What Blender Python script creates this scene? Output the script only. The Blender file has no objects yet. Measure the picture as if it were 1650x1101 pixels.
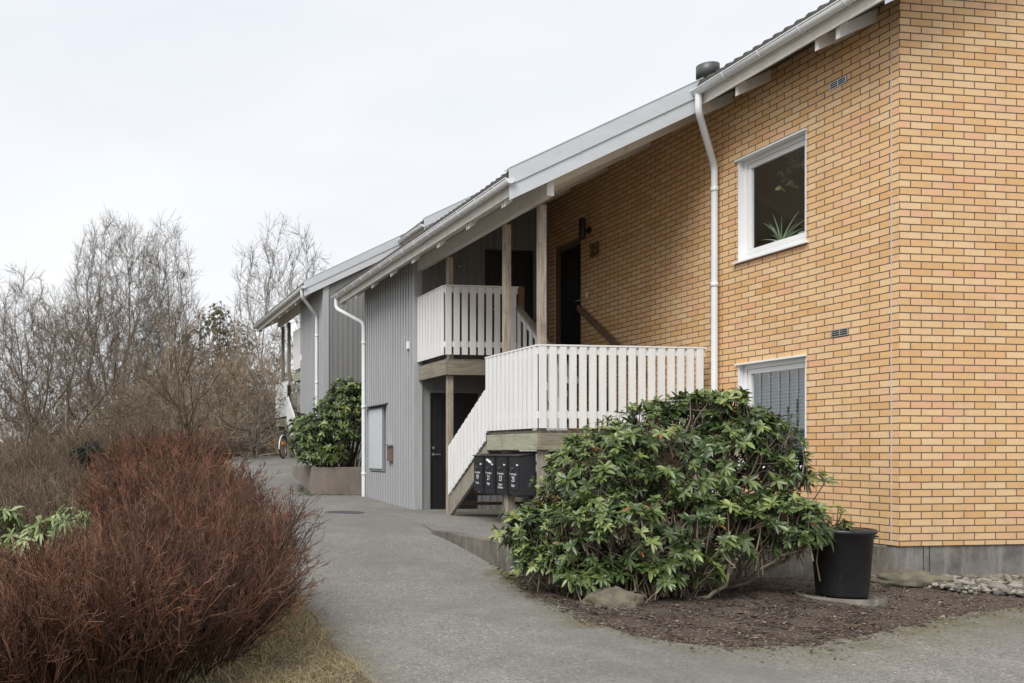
import bpy, math, random
import numpy as np
from mathutils import Vector, Matrix

random.seed(7)
RNG = np.random.default_rng(11)
SC = bpy.context.scene
COL = SC.collection
H = 1.4                                   # eye height; heights below are measured from the eye
CX, CY = 6.62, 9.46                       # brick corner of the first house (world x, y)
PHI = math.atan2(.1516, .9884)
CP, SP = math.cos(PHI), math.sin(PHI)


def B2W(v, u, z):                         # building frame -> world
    return (CX + v * CP - u * SP, CY + v * SP + u * CP, z + H)


def W2B(x, y):
    dx, dy = x - CX, y - CY
    return (dx * CP + dy * SP, -dx * SP + dy * CP)


# ------------------------------------------------------------------ materials
def nmat(name):
    m = bpy.data.materials.new(name)
    m.use_nodes = True
    nt = m.node_tree
    for n in list(nt.nodes):
        nt.nodes.remove(n)
    out = nt.nodes.new('ShaderNodeOutputMaterial')
    bs = nt.nodes.new('ShaderNodeBsdfPrincipled')
    nt.links.new(bs.outputs[0], out.inputs[0])
    return m, nt, bs, out


class NT:
    def __init__(s, nt):
        s.nt = nt

    def n(s, t, **kw):
        nd = s.nt.nodes.new(t)
        for k, v in kw.items():
            setattr(nd, k, v)
        return nd

    def l(s, a, b):
        s.nt.links.new(a, b)

    def val(s, sock, v):
        if hasattr(v, 'links') or isinstance(v, bpy.types.NodeSocket):
            s.l(v, sock)
        else:
            sock.default_value = v

    def math(s, op, a, b=0.0, c=None):
        nd = s.n('ShaderNodeMath', operation=op)
        s.val(nd.inputs[0], a)
        s.val(nd.inputs[1], b)
        if c is not None:
            s.val(nd.inputs[2], c)
        return nd.outputs[0]

    def mix(s, f, a, b, mode='MIX'):
        nd = s.n('ShaderNodeMix', data_type='RGBA', blend_type=mode)
        s.val(nd.inputs[0], f)
        s.val(nd.inputs[6], a if not isinstance(a, tuple) else (*a[:3], 1))
        s.val(nd.inputs[7], b if not isinstance(b, tuple) else (*b[:3], 1))
        return nd.outputs[2]

    def noise(s, vec, scale, detail=4, rough=.55):
        nd = s.n('ShaderNodeTexNoise')
        nd.inputs['Scale'].default_value = scale
        nd.inputs['Detail'].default_value = detail
        nd.inputs['Roughness'].default_value = rough
        if vec is not None:
            s.l(vec, nd.inputs['Vector'])
        return nd.outputs['Fac']

    def ramp(s, f, stops):
        nd = s.n('ShaderNodeValToRGB')
        cr = nd.color_ramp
        while len(cr.elements) < len(stops):
            cr.elements.new(.5)
        for e, (p, c) in zip(cr.elements, stops):
            e.position = p
            e.color = (*c, 1) if not isinstance(c, float) else (c, c, c, 1)
        s.l(f, nd.inputs[0])
        return nd.outputs[0]

    def mapr(s, f, a, b, c=0.0, d=1.0, smooth=False):
        nd = s.n('ShaderNodeMapRange')
        if smooth:
            nd.interpolation_type = 'SMOOTHSTEP'
        s.val(nd.inputs[0], f)
        for i, v in enumerate((a, b, c, d)):
            s.val(nd.inputs[i + 1], v)
        return nd.outputs[0]

    def scale(s, vec, sc):
        nd = s.n('ShaderNodeMapping')
        nd.inputs['Scale'].default_value = sc
        s.l(vec, nd.inputs['Vector'])
        return nd.outputs[0]

    def bump(s, h, strength, dist, bs):
        nd = s.n('ShaderNodeBump')
        nd.inputs['Strength'].default_value = strength
        nd.inputs['Distance'].default_value = dist
        s.l(h, nd.inputs['Height'])
        s.l(nd.outputs[0], bs.inputs['Normal'])


def simple(name, col, rough=.6, var=.12, scale=6, metal=0., bump=0., stretch=(1, 1, 1), dark=None, spec=.5):
    """paint or plain surface with soft variation and dirt"""
    m, nt, bs, out = nmat(name)
    t = NT(nt)
    tc = t.n('ShaderNodeTexCoord').outputs['Object']
    sv = t.scale(tc, stretch)
    n1 = t.noise(sv, scale, 6, .65)
    lo = tuple(c * (1 - var) for c in col)
    hi = tuple(min(1, c * (1 + var)) for c in col)
    c = t.mix(t.mapr(n1, .3, .7), lo, hi)
    if dark:
        n2 = t.noise(t.scale(tc, (stretch[0] * 1.7, stretch[1] * 1.7, stretch[2])), scale * 2.3, 8, .7)
        c = t.mix(t.mapr(n2, .56, .78, 0, .55), c, dark)
    t.l(c, bs.inputs['Base Color'])
    bs.inputs['Roughness'].default_value = rough
    bs.inputs['Metallic'].default_value = metal
    bs.inputs['Specular IOR Level'].default_value = spec
    if bump:
        t.bump(t.noise(sv, scale * 6, 5, .6), bump, .01, bs)
    return m


def brick_material():
    m, nt, bs, out = nmat('yellow_brick')
    t = NT(nt)
    tc = t.n('ShaderNodeTexCoord')
    sx = t.n('ShaderNodeSeparateXYZ')
    t.l(tc.outputs['Object'], sx.inputs[0])
    sn = t.n('ShaderNodeSeparateXYZ')
    t.l(tc.outputs['Normal'], sn.inputs[0])
    isx = t.math('GREATER_THAN', t.math('ABSOLUTE', sn.outputs[0]), .6)
    along = t.math('ADD', t.math('MULTIPLY', sx.outputs[1], isx),
                   t.math('MULTIPLY', sx.outputs[0], t.math('SUBTRACT', 1.0, isx)))
    wob = t.math('MULTIPLY', t.math('SUBTRACT', t.noise(tc.outputs['Object'], 9, 2), .5), .006)
    a = t.math('DIVIDE', t.math('ADD', t.math('ADD', along, wob), 100.0), .25)
    b = t.math('DIVIDE', t.math('ADD', t.math('ADD', sx.outputs[2], 30.0), wob), .075)
    row = t.math('FLOOR', b)
    rm = t.math('MODULO', row, 2.0)
    a2 = t.math('ADD', a, t.math('MULTIPLY', rm, .5))
    colm = t.math('FLOOR', a2)
    fx = t.math('SUBTRACT', a2, colm)
    fz = t.math('SUBTRACT', b, row)
    ex = t.math('MULTIPLY', t.math('MINIMUM', fx, t.math('SUBTRACT', 1.0, fx)), .25)
    ez = t.math('MULTIPLY', t.math('MINIMUM', fz, t.math('SUBTRACT', 1.0, fz)), .075)
    e = t.math('MINIMUM', ex, ez)
    mask = t.mapr(e, .0042, .0070, 0, 1, True)
    cv = t.n('ShaderNodeCombineXYZ')
    t.l(colm, cv.inputs[0]); t.l(row, cv.inputs[1]); t.l(isx, cv.inputs[2])
    wn = t.n('ShaderNodeTexWhiteNoise', noise_dimensions='3D')
    t.l(cv.outputs[0], wn.inputs['Vector'])
    r = wn.outputs['Value']
    zone = t.noise(tc.outputs['Object'], 1.3, 3)
    rr = t.math('ADD', t.math('MULTIPLY', r, .8), t.math('MULTIPLY', zone, .42))
    bc = t.ramp(rr, [(0.0, (.56, .30, .11)), (.22, (.67, .39, .165)), (.5, (.73, .455, .22)),
                     (.78, (.77, .54, .30)), (1.0, (.73, .40, .23))])
    # rows come in slightly different batches
    wr = t.n('ShaderNodeTexWhiteNoise', noise_dimensions='1D')
    t.l(row, wr.inputs['W'])
    bc = t.mix(t.math('MULTIPLY', wr.outputs['Value'], .22), bc, (.74, .54, .31))
    fine = t.noise(tc.outputs['Object'], 38, 5, .7)
    bc = t.mix(t.mapr(fine, .35, .75, 0, .28), bc, (.40, .22, .09))
    streak = t.noise(t.scale(tc.outputs['Object'], (2.2, 2.2, .5)), 2.0, 4, .6)
    bc = t.mix(t.mapr(streak, .5, .8, 0, .32), bc, (.40, .27, .13))
    low = t.mapr(sx.outputs[2], .3, 1.6, .35, 0.0)
    bc = t.mix(t.math('MULTIPLY', low, t.noise(tc.outputs['Object'], 2.6, 5, .7)), bc, (.33, .24, .13))
    mort = t.mix(t.noise(tc.outputs['Object'], 20, 3), (.085, .06, .042), (.19, .15, .115))
    c = t.mix(mask, mort, bc)
    t.l(c, bs.inputs['Base Color'])
    t.l(t.mapr(mask, 0, 1, .95, .62), bs.inputs['Roughness'])
    h = t.math('ADD', t.math('MULTIPLY', mask, 1.0), t.math('MULTIPLY', fine, .22))
    h = t.math('ADD', h, t.math('MULTIPLY', r, .25))
    t.bump(h, .9, .007, bs)
    return m


def wood(name, c1, c2, dark=(.05, .04, .03), grain=(14, 14, 1.2), rough=.85):
    m, nt, bs, out = nmat(name)
    t = NT(nt)
    tc = t.n('ShaderNodeTexCoord').outputs['Object']
    g = t.noise(t.scale(tc, grain), 4, 7, .7)
    c = t.mix(t.mapr(g, .3, .7), c1, c2)
    k = t.noise(tc, 3.1, 3)
    c = t.mix(t.mapr(k, .55, .75, 0, .5), c, dark)
    g2 = t.noise(t.scale(tc, tuple(q * 3 for q in grain)), 9, 3)
    c = t.mix(t.mapr(g2, .55, .7, 0, .4), c, dark)
    t.l(c, bs.inputs['Base Color'])
    bs.inputs['Roughness'].default_value = rough
    t.bump(g, .5, .006, bs)
    return m


def rnd_mat(name, stops, rough=.7, trans=0., spec=.4, zdark=None):
    """colour from the per-vertex attribute rnd"""
    m, nt, bs, out = nmat(name)
    t = NT(nt)
    at = t.n('ShaderNodeAttribute', attribute_name='rnd')
    c = t.ramp(at.outputs['Fac'], stops)
    t.l(c, bs.inputs['Base Color'])
    bs.inputs['Roughness'].default_value = rough
    bs.inputs['Specular IOR Level'].default_value = spec
    if trans:
        tr = t.n('ShaderNodeBsdfTranslucent')
        t.l(t.mix(1.0, c, (1.0, 1.15, .5), 'MULTIPLY'), tr.inputs[0])
        mx = t.n('ShaderNodeMixShader')
        mx.inputs[0].default_value = trans
        t.l(bs.outputs[0], mx.inputs[1]); t.l(tr.outputs[0], mx.inputs[2])
        t.l(mx.outputs[0], out.inputs[0])
    return m


def asphalt(name, base=.17, moss=0.0):
    m, nt, bs, out = nmat(name)
    t = NT(nt)
    g = t.n('ShaderNodeNewGeometry').outputs['Position']
    vo = t.n('ShaderNodeTexVoronoi')
    vo.inputs['Scale'].default_value = 130
    t.l(g, vo.inputs['Vector'])
    sp = t.n('ShaderNodeSeparateColor')
    t.l(vo.outputs['Color'], sp.inputs[0])
    chip = sp.outputs[0]
    vo2 = t.n('ShaderNodeTexVoronoi')
    vo2.inputs['Scale'].default_value = 62
    t.l(g, vo2.inputs['Vector'])
    sp2 = t.n('ShaderNodeSeparateColor')
    t.l(vo2.outputs['Color'], sp2.inputs[0])
    chip = t.math('ADD', t.math('MULTIPLY', sp2.outputs[0], .5), t.math('MULTIPLY', chip, .5))
    c = t.ramp(chip, [(.12, (base * .35, base * .335, base * .31)), (.45, (base * .92, base * .865, base * .775)),
                      (.85, (base * 1.15, base * 1.08, base * .96)), (1, (base * 3.0, base * 2.85, base * 2.6))])
    n1 = t.noise(g, .55, 5, .6)
    c = t.mix(t.mapr(n1, .36, .64, 0, .62), c, (base * .56, base * .535, base * .49))
    n4 = t.noise(t.scale(g, (.5, .16, .5)), 1.5, 6, .65)
    c = t.mix(t.mapr(n4, .5, .66, 0, .5), c, (base * .62, base * .61, base * .585))
    n2 = t.noise(g, 2.3, 6, .7)
    c = t.mix(t.mapr(n2, .5, .8, 0, .4), c, (base * 1.4, base * 1.36, base * 1.28))
    if moss:
        at = t.n('ShaderNodeAttribute', attribute_name='edge')
        n3 = t.noise(g, 3.0, 6, .7)
        f = t.math('MULTIPLY', at.outputs['Fac'], t.mapr(n3, .36, .62, .15, 1))
        c = t.mix(t.math('MULTIPLY', f, moss), c, (.105, .095, .045))
    t.l(c, bs.inputs['Base Color'])
    bs.inputs['Roughness'].default_value = .88
    t.bump(t.math('ADD', chip, t.math('MULTIPLY', n2, .5)), .4, .003, bs)
    return m


def soil(name, c1, c2, c3, s=26):
    m, nt, bs, out = nmat(name)
    t = NT(nt)
    g = t.n('ShaderNodeNewGeometry').outputs['Position']
    n1 = t.noise(g, s, 8, .75)
    c = t.mix(t.mapr(n1, .35, .65), c1, c2)
    n2 = t.noise(g, 1.1, 5, .6)
    c = t.mix(t.mapr(n2, .4, .65), c, c3)
    vo = t.n('ShaderNodeTexVoronoi')
    vo.inputs['Scale'].default_value = 60
    t.l(g, vo.inputs['Vector'])
    sp = t.n('ShaderNodeSeparateColor')
    t.l(vo.outputs['Color'], sp.inputs[0])
    c = t.mix(t.mapr(sp.outputs[1], .82, .95, 0, .6), c, tuple(q * 2.6 for q in c2))
    t.l(c, bs.inputs['Base Color'])
    bs.inputs['Roughness'].default_value = .95
    t.bump(n1, 1.0, .03, bs)
    return m


def concrete(name, base=(.24, .225, .205), dark=(.09, .08, .072), hstreak=False, light=(.36, .34, .31)):
    m, nt, bs, out = nmat(name)
    t = NT(nt)
    tc = t.n('ShaderNodeTexCoord').outputs['Object']
    n1 = t.noise(tc, 2.4, 8, .7)
    c = t.mix(t.mapr(n1, .35, .7), base, dark)
    n2 = t.noise(t.scale(tc, (7, 7, 1.0)), 2.2, 6, .7)
    c = t.mix(t.mapr(n2, .5, .75, 0, .6), c, light)
    n3 = t.noise(tc, 55, 4, .7)
    c = t.mix(t.mapr(n3, .62, .72, 0, .5), c, light)
    t.l(c, bs.inputs['Base Color'])
    bs.inputs['Roughness'].default_value = .9
    t.bump(n3, .5, .006, bs)
    return m


def glass_mat():
    m, nt, bs, out = nmat('window_glass')
    t = NT(nt)
    nt.nodes.remove(bs)
    gl = t.n('ShaderNodeBsdfGlossy')
    gl.inputs['Roughness'].default_value = .02
    gl.inputs['Color'].default_value = (.9, .95, 1, 1)
    tr = t.n('ShaderNodeBsdfTransparent')
    tr.inputs[0].default_value = (.86, .9, .89, 1)
    fr = t.n('ShaderNodeFresnel')
    fr.inputs[0].default_value = 1.45
    mx = t.n('ShaderNodeMixShader')
    t.l(t.math('MULTIPLY', fr.outputs[0], .27), mx.inputs[0])
    t.l(tr.outputs[0], mx.inputs[1]); t.l(gl.outputs[0], mx.inputs[2])
    t.l(mx.outputs[0], out.inputs[0])
    return m


M = {}
M['brick'] = brick_material()
M['grey'] = simple('grey_painted_boards', (.20, .205, .205), .62, .10, 1.6, stretch=(6, 6, .6), dark=(.17, .175, .175), bump=.15)  # set darker than the battens: shade between them put into the colour
M['gapshade'] = simple('batten_gap_shade', (.10, .105, .11), .8)
M['grey_light'] = simple('grey_painted_battens', (.36, .37, .375), .62, .10, 1.6, stretch=(6, 6, .6), dark=(.24, .25, .25), bump=.15)
M['darkgap'] = simple('dark_gap', (.03, .03, .03), .9)
M['white'] = simple('white_painted_wood', (.72, .72, .705), .6, .07, 2.5, stretch=(5, 5, .5), dark=(.44, .43, .37), bump=.2)
M['cream'] = simple('off_white_soffit', (.70, .68, .63), .7, .06, 1.7, stretch=(1, 4, 1), dark=(.42, .40, .34), bump=.1)
M['metalwhite'] = simple('white_lacquered_steel', (.70, .72, .73), .4, .04, 3, dark=(.50, .51, .49), spec=.5)
M['verge'] = simple('pale_grey_steel_flashing', (.52, .55, .575), .45, .06, 2.2, stretch=(.6, 3, 3), dark=(.40, .42, .42))
M['soffitdark'] = simple('shaded_roof_sheathing', (.07, .06, .05), .9)
M['tile'] = simple('dark_roof_tile', (.05, .045, .04), .85, .35, 9, bump=.6, dark=(.12, .115, .08))
M['weathered'] = wood('weathered_timber', (.14, .12, .09), (.36, .33, .275), (.05, .04, .03), grain=(9, 9, .8))
M['weatheredh'] = wood('weathered_beam', (.12, .10, .07), (.33, .305, .235), (.04, .035, .025), grain=(.9, .9, 13))
M['postwood'] = wood('brown_worn_post', (.17, .115, .08), (.45, .41, .34), (.07, .05, .035), grain=(11, 11, .6))
M['greenwood'] = wood('algae_green_timber', (.22, .22, .15), (.42, .41, .31), (.10, .095, .06), grain=(.9, .9, 12))
M['brownwood'] = wood('dark_brown_timber', (.10, .065, .04), (.19, .13, .085), (.03, .02, .015))
M['black'] = simple('black_painted_door', (.012, .012, .013), .45, .2, 5)
M['blackbox'] = simple('black_powder_coat', (.016, .017, .021), .42, .15, 12, bump=.05)
M['plastic'] = simple('black_plastic', (.014, .0145, .016), .42, .3, 5, bump=.15, dark=(.06, .055, .048))
M['steel'] = simple('brushed_steel', (.42, .41, .39), .35, .1, 8, metal=.8)
M['rust'] = simple('brown_metal_box', (.16, .11, .09), .5, .2, 12, dark=(.06, .05, .045))
M['ventgrey'] = simple('dark_grey_sheet_metal', (.085, .085, .088), .45, .12, 5, metal=.3)
M['concrete'] = concrete('plinth_concrete')
M['kerbc'] = concrete('mossy_concrete', (.185, .165, .14), (.055, .05, .042), light=(.34, .31, .26))
M['planterc'] = concrete('brownish_concrete', (.215, .18, .155), (.15, .125, .105), light=(.28, .235, .20))
M['lightvinyl'] = simple('white_window_frame', (.76, .77, .77), .35, .03, 3)
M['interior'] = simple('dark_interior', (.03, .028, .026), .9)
M['intwall'] = simple('interior_wall_paint', (.16, .15, .135), .9)
M['curtain'] = simple('sheer_blue_grey_curtain', (.05, .12, .17), .9, .1, 3)
M['sillstone'] = simple('interior_sill', (.5, .49, .46), .5)
M['glass'] = glass_mat()
M['pot'] = simple('pale_ceramic', (.38, .42, .42), .35)
M['terracotta'] = simple('terracotta', (.28, .13, .08), .8)
M['stonedry'] = None
M['road'] = asphalt('worn_asphalt', .212, 1.0)
M['court'] = M['road']
M['bed'] = soil('planting_soil', (.04, .028, .02), (.13, .10, .077), (.085, .06, .043), 40)
M['ground'] = soil('leaf_litter_ground', (.055, .042, .026), (.15, .115, .07), (.11, .088, .05), 18)
M['textwhite'] = simple('white_lettering', (.75, .75, .75), .6, .02)
M['bark'] = rnd_mat('pale_bark', [(0, (.07, .06, .05)), (.5, (.17, .145, .115)), (1, (.30, .265, .21))], .9)
M['barkdark'] = rnd_mat('dark_bark', [(0, (.07, .052, .037)), (.5, (.155, .118, .082)), (1, (.27, .21, .145))], .9)
M['thicket'] = rnd_mat('tan_twigs', [(0, (.13, .10, .065)), (.4, (.29, .23, .16)), (.8, (.43, .355, .26)), (1, (.56, .48, .37))], .9)
M['brush'] = rnd_mat('brown_brush', [(0, (.06, .042, .028)), (.5, (.14, .10, .066)), (.9, (.24, .18, .12)), (1, (.33, .26, .18))], .95)
M['dogwood'] = rnd_mat('red_brown_stems', [(0, (.04, .019, .012)), (.35, (.085, .039, .023)), (.7, (.15, .070, .040)),
                                           (.9, (.245, .13, .075)), (.955, (.36, .085, .055)), (1, (.44, .10, .07))], .7)
M['leaf'] = rnd_mat('rhododendron_leaves', [(0, (.014, .028, .010)), (.40, (.070, .108, .030)), (.7, (.155, .20, .058)),
                                            (.95, (.30, .325, .11)), (1, (.22, .10, .03))], .38, .12, .55)
M['leafpale'] = rnd_mat('pale_rhododendron_leaves', [(0, (.07, .10, .035)), (.5, (.22, .27, .11)), (1, (.42, .44, .25))], .45, .15)
M['yew'] = rnd_mat('dark_evergreen_needles', [(0, (.006, .014, .010)), (1, (.022, .042, .03))], .6)
M['olive'] = rnd_mat('brownish_evergreen_leaves', [(0, (.07, .07, .035)), (.6, (.17, .16, .075)), (1, (.28, .24, .13))], .8)
M['stem'] = rnd_mat('rhododendron_branches', [(0, (.10, .075, .05)), (1, (.24, .19, .14))], .9)
M['grassblade'] = rnd_mat('dry_grass', [(0, (.14, .11, .05)), (.4, (.32, .25, .125)), (.85, (.52, .42, .25)), (1, (.16, .20, .06))], .9)
M['litter'] = rnd_mat('fallen_leaves_and_chips', [(0, (.03, .020, .015)), (.5, (.095, .062, .045)), (.8, (.18, .14, .11)), (.95, (.30, .265, .225)), (1, (.48, .45, .40))], .9)
M['stones'] = rnd_mat('river_pebbles', [(0, (.09, .08, .065)), (.5, (.19, .172, .14)), (1, (.31, .285, .24))], .85)
M['mossy'] = rnd_mat('bright_moss', [(0, (.05, .06, .015)), (1, (.17, .175, .035))], .95)
M['tyre'] = simple('tyre_rubber', (.02, .02, .02), .8)
M['orange'] = simple('orange_reflector', (.75, .22, .02), .4)
M['aloe'] = simple('aloe_green', (.30, .40, .24), .5, .25, 14)


def rock_mat():
    m, nt, bs, out = nmat('lichen_rock')
    t = NT(nt)
    tc = t.n('ShaderNodeTexCoord').outputs['Object']
    n1 = t.noise(tc, 5, 8, .7)
    c = t.mix(t.mapr(n1, .35, .65), (.08, .07, .05), (.20, .175, .135))
    n2 = t.noise(tc, 11, 6, .7)
    c = t.mix(t.mapr(n2, .5, .65, 0, .7), c, (.17, .155, .06))
    t.l(c, bs.inputs['Base Color'])
    bs.inputs['Roughness'].default_value = .95
    t.bump(t.noise(tc, 30, 6, .7), .8, .02, bs)
    return m


M['rock'] = rock_mat()


# ------------------------------------------------------------------ objects
def tag(o, label=None, cat=None, group=None, kind=None):
    if label: o['label'] = label
    if cat: o['category'] = cat
    if group: o['group'] = group
    if kind: o['kind'] = kind
    return o


class Frame:
    """origin of a thing; b=True: coordinates (v,u,z) of the building frame, else world x,y and eye-relative z"""
    def __init__(s, o, b=True):
        s.o = o; s.b = b

    def place(s, ob):
        if s.b:
            ob.location = B2W(*s.o)
            ob.rotation_euler = (0, 0, PHI)
        else:
            ob.location = (s.o[0], s.o[1], s.o[2] + H)


def thing(name, fr, label, cat, group=None):
    e = bpy.data.objects.new(name, None)
    e.empty_display_size = .2
    COL.objects.link(e)
    fr.place(e)
    tag(e, label, cat, group)
    return e


class MB:
    def __init__(s):
        s.v = []; s.f = []; s.sm = []

    def add(s, vs, fs, smooth=False):
        n = len(s.v)
        s.v.extend([tuple(p) for p in vs])
        for f in fs:
            s.f.append(tuple(i + n for i in f)); s.sm.append(smooth)
        return s

    def hexa(s, p):   # 8 points: bottom 4 ccw, top 4 ccw
        return s.add(p, [(0, 3, 2, 1), (4, 5, 6, 7), (0, 1, 5, 4), (1, 2, 6, 5), (2, 3, 7, 6), (3, 0, 4, 7)])

    def box(s, x0, x1, y0, y1, z0, z1):
        return s.hexa([(x0, y0, z0), (x1, y0, z0), (x1, y1, z0), (x0, y1, z0),
                       (x0, y0, z1), (x1, y0, z1), (x1, y1, z1), (x0, y1, z1)])

    def quad(s, a, b, c, d):
        return s.add([a, b, c, d], [(0, 1, 2, 3)])

    def poly(s, pts):
        return s.add(pts, [tuple(range(len(pts)))])

    def prism_v(s, pts, u0, u1):   # polygon in (v,z), extruded along u
        n = len(pts)
        vs = [(p[0], u0, p[1]) for p in pts] + [(p[0], u1, p[1]) for p in pts]
        fs = [tuple(range(n)), tuple(range(2 * n - 1, n - 1, -1))]
        fs += [(i, n + i, n + (i + 1) % n, (i + 1) % n) for i in range(n)]
        return s.add(vs, fs)

    def prism_u(s, pts, v0, v1):   # polygon in (u,z), extruded along v
        n = len(pts)
        vs = [(v0, p[0], p[1]) for p in pts] + [(v1, p[0], p[1]) for p in pts]
        fs = [tuple(range(n - 1, -1, -1)), tuple(range(n, 2 * n))]
        fs += [(i, (i + 1) % n, n + (i + 1) % n, n + i) for i in range(n)]
        return s.add(vs, fs)

    def tube(s, path, r, sides=12, smooth=True, caps=True):
        P = [Vector(p) for p in path]
        if not hasattr(r, '__len__'):
            r = [r] * len(P)
        up = Vector((0, 0, 1))
        rings = []
        prev = None
        for i, p in enumerate(P):
            if i == 0: t = P[1] - P[0]
            elif i == len(P) - 1: t = P[-1] - P[-2]
            else: t = (P[i + 1] - P[i]).normalized() + (P[i] - P[i - 1]).normalized()
            t.normalize()
            if prev is None:
                a = t.cross(up if abs(t.z) < .9 else Vector((1, 0, 0))).normalized()
            else:
                a = (prev - t * prev.dot(t)).normalized()
            prev = a
            b = t.cross(a)
            rings.append([p + (a * math.cos(2 * math.pi * k / sides) + b * math.sin(2 * math.pi * k / sides)) * r[i] for k in range(sides)])
        vs = [q for R in rings for q in R]
        fs = []
        for i in range(len(P) - 1):
            for k in range(sides):
                k2 = (k + 1) % sides
                fs.append((i * sides + k, i * sides + k2, (i + 1) * sides + k2, (i + 1) * sides + k))
        s.add(vs, fs, smooth)
        if caps:
            s.add(rings[0], [tuple(range(sides - 1, -1, -1))])
            s.add(rings[-1], [tuple(range(sides))])
        return s

    def lathe(s, c, prof, sides=40, smooth=True):  # prof [(r,z)]
        vs = []
        for (r, z) in prof:
            for k in range(sides):
                a = 2 * math.pi * k / sides
                vs.append((c[0] + r * math.cos(a), c[1] + r * math.sin(a), c[2] + z))
        fs = []
        for i in range(len(prof) - 1):
            for k in range(sides):
                k2 = (k + 1) % sides
                fs.append((i * sides + k, i * sides + k2, (i + 1) * sides + k2, (i + 1) * sides + k))
        return s.add(vs, fs, smooth)

    def build(s, name, mat, parent=None, fr=None, bevel=0, label=None):
        o0 = fr.o if fr else (0, 0, 0)
        me = bpy.data.meshes.new(name)
        vs = [(a[0] - o0[0], a[1] - o0[1], a[2] - o0[2]) for a in s.v]
        me.from_pydata(vs, [], s.f)
        me.polygons.foreach_set('use_smooth', s.sm)
        me.materials.append(mat)
        me.update()
        ob = bpy.data.objects.new(name, me)
        COL.objects.link(ob)
        if parent is not None:
            ob.parent = parent
        elif fr:
            fr.place(ob)
        if bevel:
            md = ob.modifiers.new('bevel', 'BEVEL')
            md.width = bevel; md.segments = 2; md.limit_method = 'ANGLE'
        if label: ob['label'] = label
        return ob


def np_mesh(name, V, F, mat, rnd=None, parent=None, fr=None, smooth=True, extra=None):
    """V (N,3) relative to the origin, F (K,4) or (K,3)"""
    V = np.asarray(V, np.float32); F = np.asarray(F, np.int32)
    me = bpy.data.meshes.new(name)
    me.vertices.add(len(V))
    me.vertices.foreach_set('co', V.ravel())
    k = F.shape[1]
    me.loops.add(F.size)
    me.loops.foreach_set('vertex_index', F.ravel())
    me.polygons.add(len(F))
    me.polygons.foreach_set('loop_start', np.arange(0, F.size, k, dtype=np.int32))
    me.polygons.foreach_set('use_smooth', np.full(len(F), smooth))
    me.update(calc_edges=True)
    if rnd is not None:
        a = me.attributes.new('rnd', 'FLOAT', 'POINT')
        a.data.foreach_set('value', np.asarray(rnd, np.float32))
    if extra is not None:
        a = me.attributes.new(extra[0], 'FLOAT', 'POINT')
        a.data.foreach_set('value', np.asarray(extra[1], np.float32))
    me.materials.append(mat)
    ob = bpy.data.objects.new(name, me)
    COL.objects.link(ob)
    if parent is not None: ob.parent = parent
    elif fr: fr.place(ob)
    return ob


def merge(parts):
    Vs, Fs, Rs = [], [], []
    n = 0
    for V, F, R in parts:
        Vs.append(V); Fs.append(F + n); Rs.append(R); n += len(V)
    return np.concatenate(Vs), np.concatenate(Fs), np.concatenate(Rs)


def nrm(a):
    return a / (np.linalg.norm(a, axis=-1, keepdims=True) + 1e-9)


def tubes(P, R, rnd, sides=3):
    """P (M,n,3) polylines, R (M,n) radii, rnd (M,)"""
    Mn, n, _ = P.shape
    T = np.zeros_like(P)
    T[:, 1:-1] = P[:, 2:] - P[:, :-2]
    T[:, 0] = P[:, 1] - P[:, 0]; T[:, -1] = P[:, -1] - P[:, -2]
    T = nrm(T)
    ref = np.tile(np.array([.31, .22, .12]), (Mn, 1, 1)) + 0 * T
    alt = np.abs((T * nrm(ref)).sum(-1)) > .9
    ref[alt] = (0, 1, 0)
    A = nrm(np.cross(T, ref)); Bv = np.cross(T, A)
    ang = 2 * np.pi * np.arange(sides) / sides
    ring = (A[:, :, None] * np.cos(ang)[None, None, :, None] + Bv[:, :, None] * np.sin(ang)[None, None, :, None]) * R[:, :, None, None]
    V = (P[:, :, None] + ring).reshape(-1, 3)
    idx = np.arange(Mn * n * sides).reshape(Mn, n, sides)
    nx = np.roll(idx, -1, axis=2)
    F = np.stack([idx[:, :-1], nx[:, :-1], nx[:, 1:], idx[:, 1:]], -1).reshape(-1, 4)
    return V, F, np.repeat(rnd, n * sides)


def grow(rng, start, d, L, n, wob, up):
    """vectorised wobbly polylines"""
    Mn = len(start)
    P = np.zeros((Mn, n, 3))
    P[:, 0] = start
    d = nrm(d)
    step = (L / (n - 1))[:, None]
    for i in range(1, n):
        d = nrm(d + rng.normal(0, wob, (Mn, 3)) + np.array([0, 0, up]))
        P[:, i] = P[:, i - 1] + d * step
    return P


def spawn(rng, P, L, R, k, t0, t1, ang, lr, rr, n, wob, up, rmin, flare=.55, fp=1.):
    """k children on every polyline"""
    Mn, m, _ = P.shape
    t = rng.uniform(t0, t1, (Mn, k)) * (m - 1)
    i = np.clip(t.astype(int), 0, m - 2); f = (t - i)[..., None]
    a = np.arange(Mn)[:, None]
    pos = P[a, i] * (1 - f) + P[a, i + 1] * f
    tan = nrm(P[a, i + 1] - P[a, i])
    rad = R[a, i] * (1 - f[..., 0]) + R[a, i + 1] * f[..., 0]
    rv = nrm(np.cross(tan, rng.normal(0, 1, (Mn, k, 3))))
    an = rng.uniform(ang[0], ang[1], (Mn, k))[..., None]
    d = tan * np.cos(an) + rv * np.sin(an)
    Lc = (L[:, None] * lr * (1 - flare * (t / (m - 1)) ** fp) * rng.uniform(.65, 1.2, (Mn, k)))
    Rc = np.maximum(rad * rr, rmin)
    start = pos.reshape(-1, 3); d = d.reshape(-1, 3); Lc = Lc.ravel(); Rc = Rc.ravel()
    Pc = grow(rng, start, d, Lc, n, wob, up)
    taper = np.linspace(1, .35, n)[None]
    return Pc, Lc, np.maximum(Rc[:, None] * taper, rmin * .7)


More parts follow.
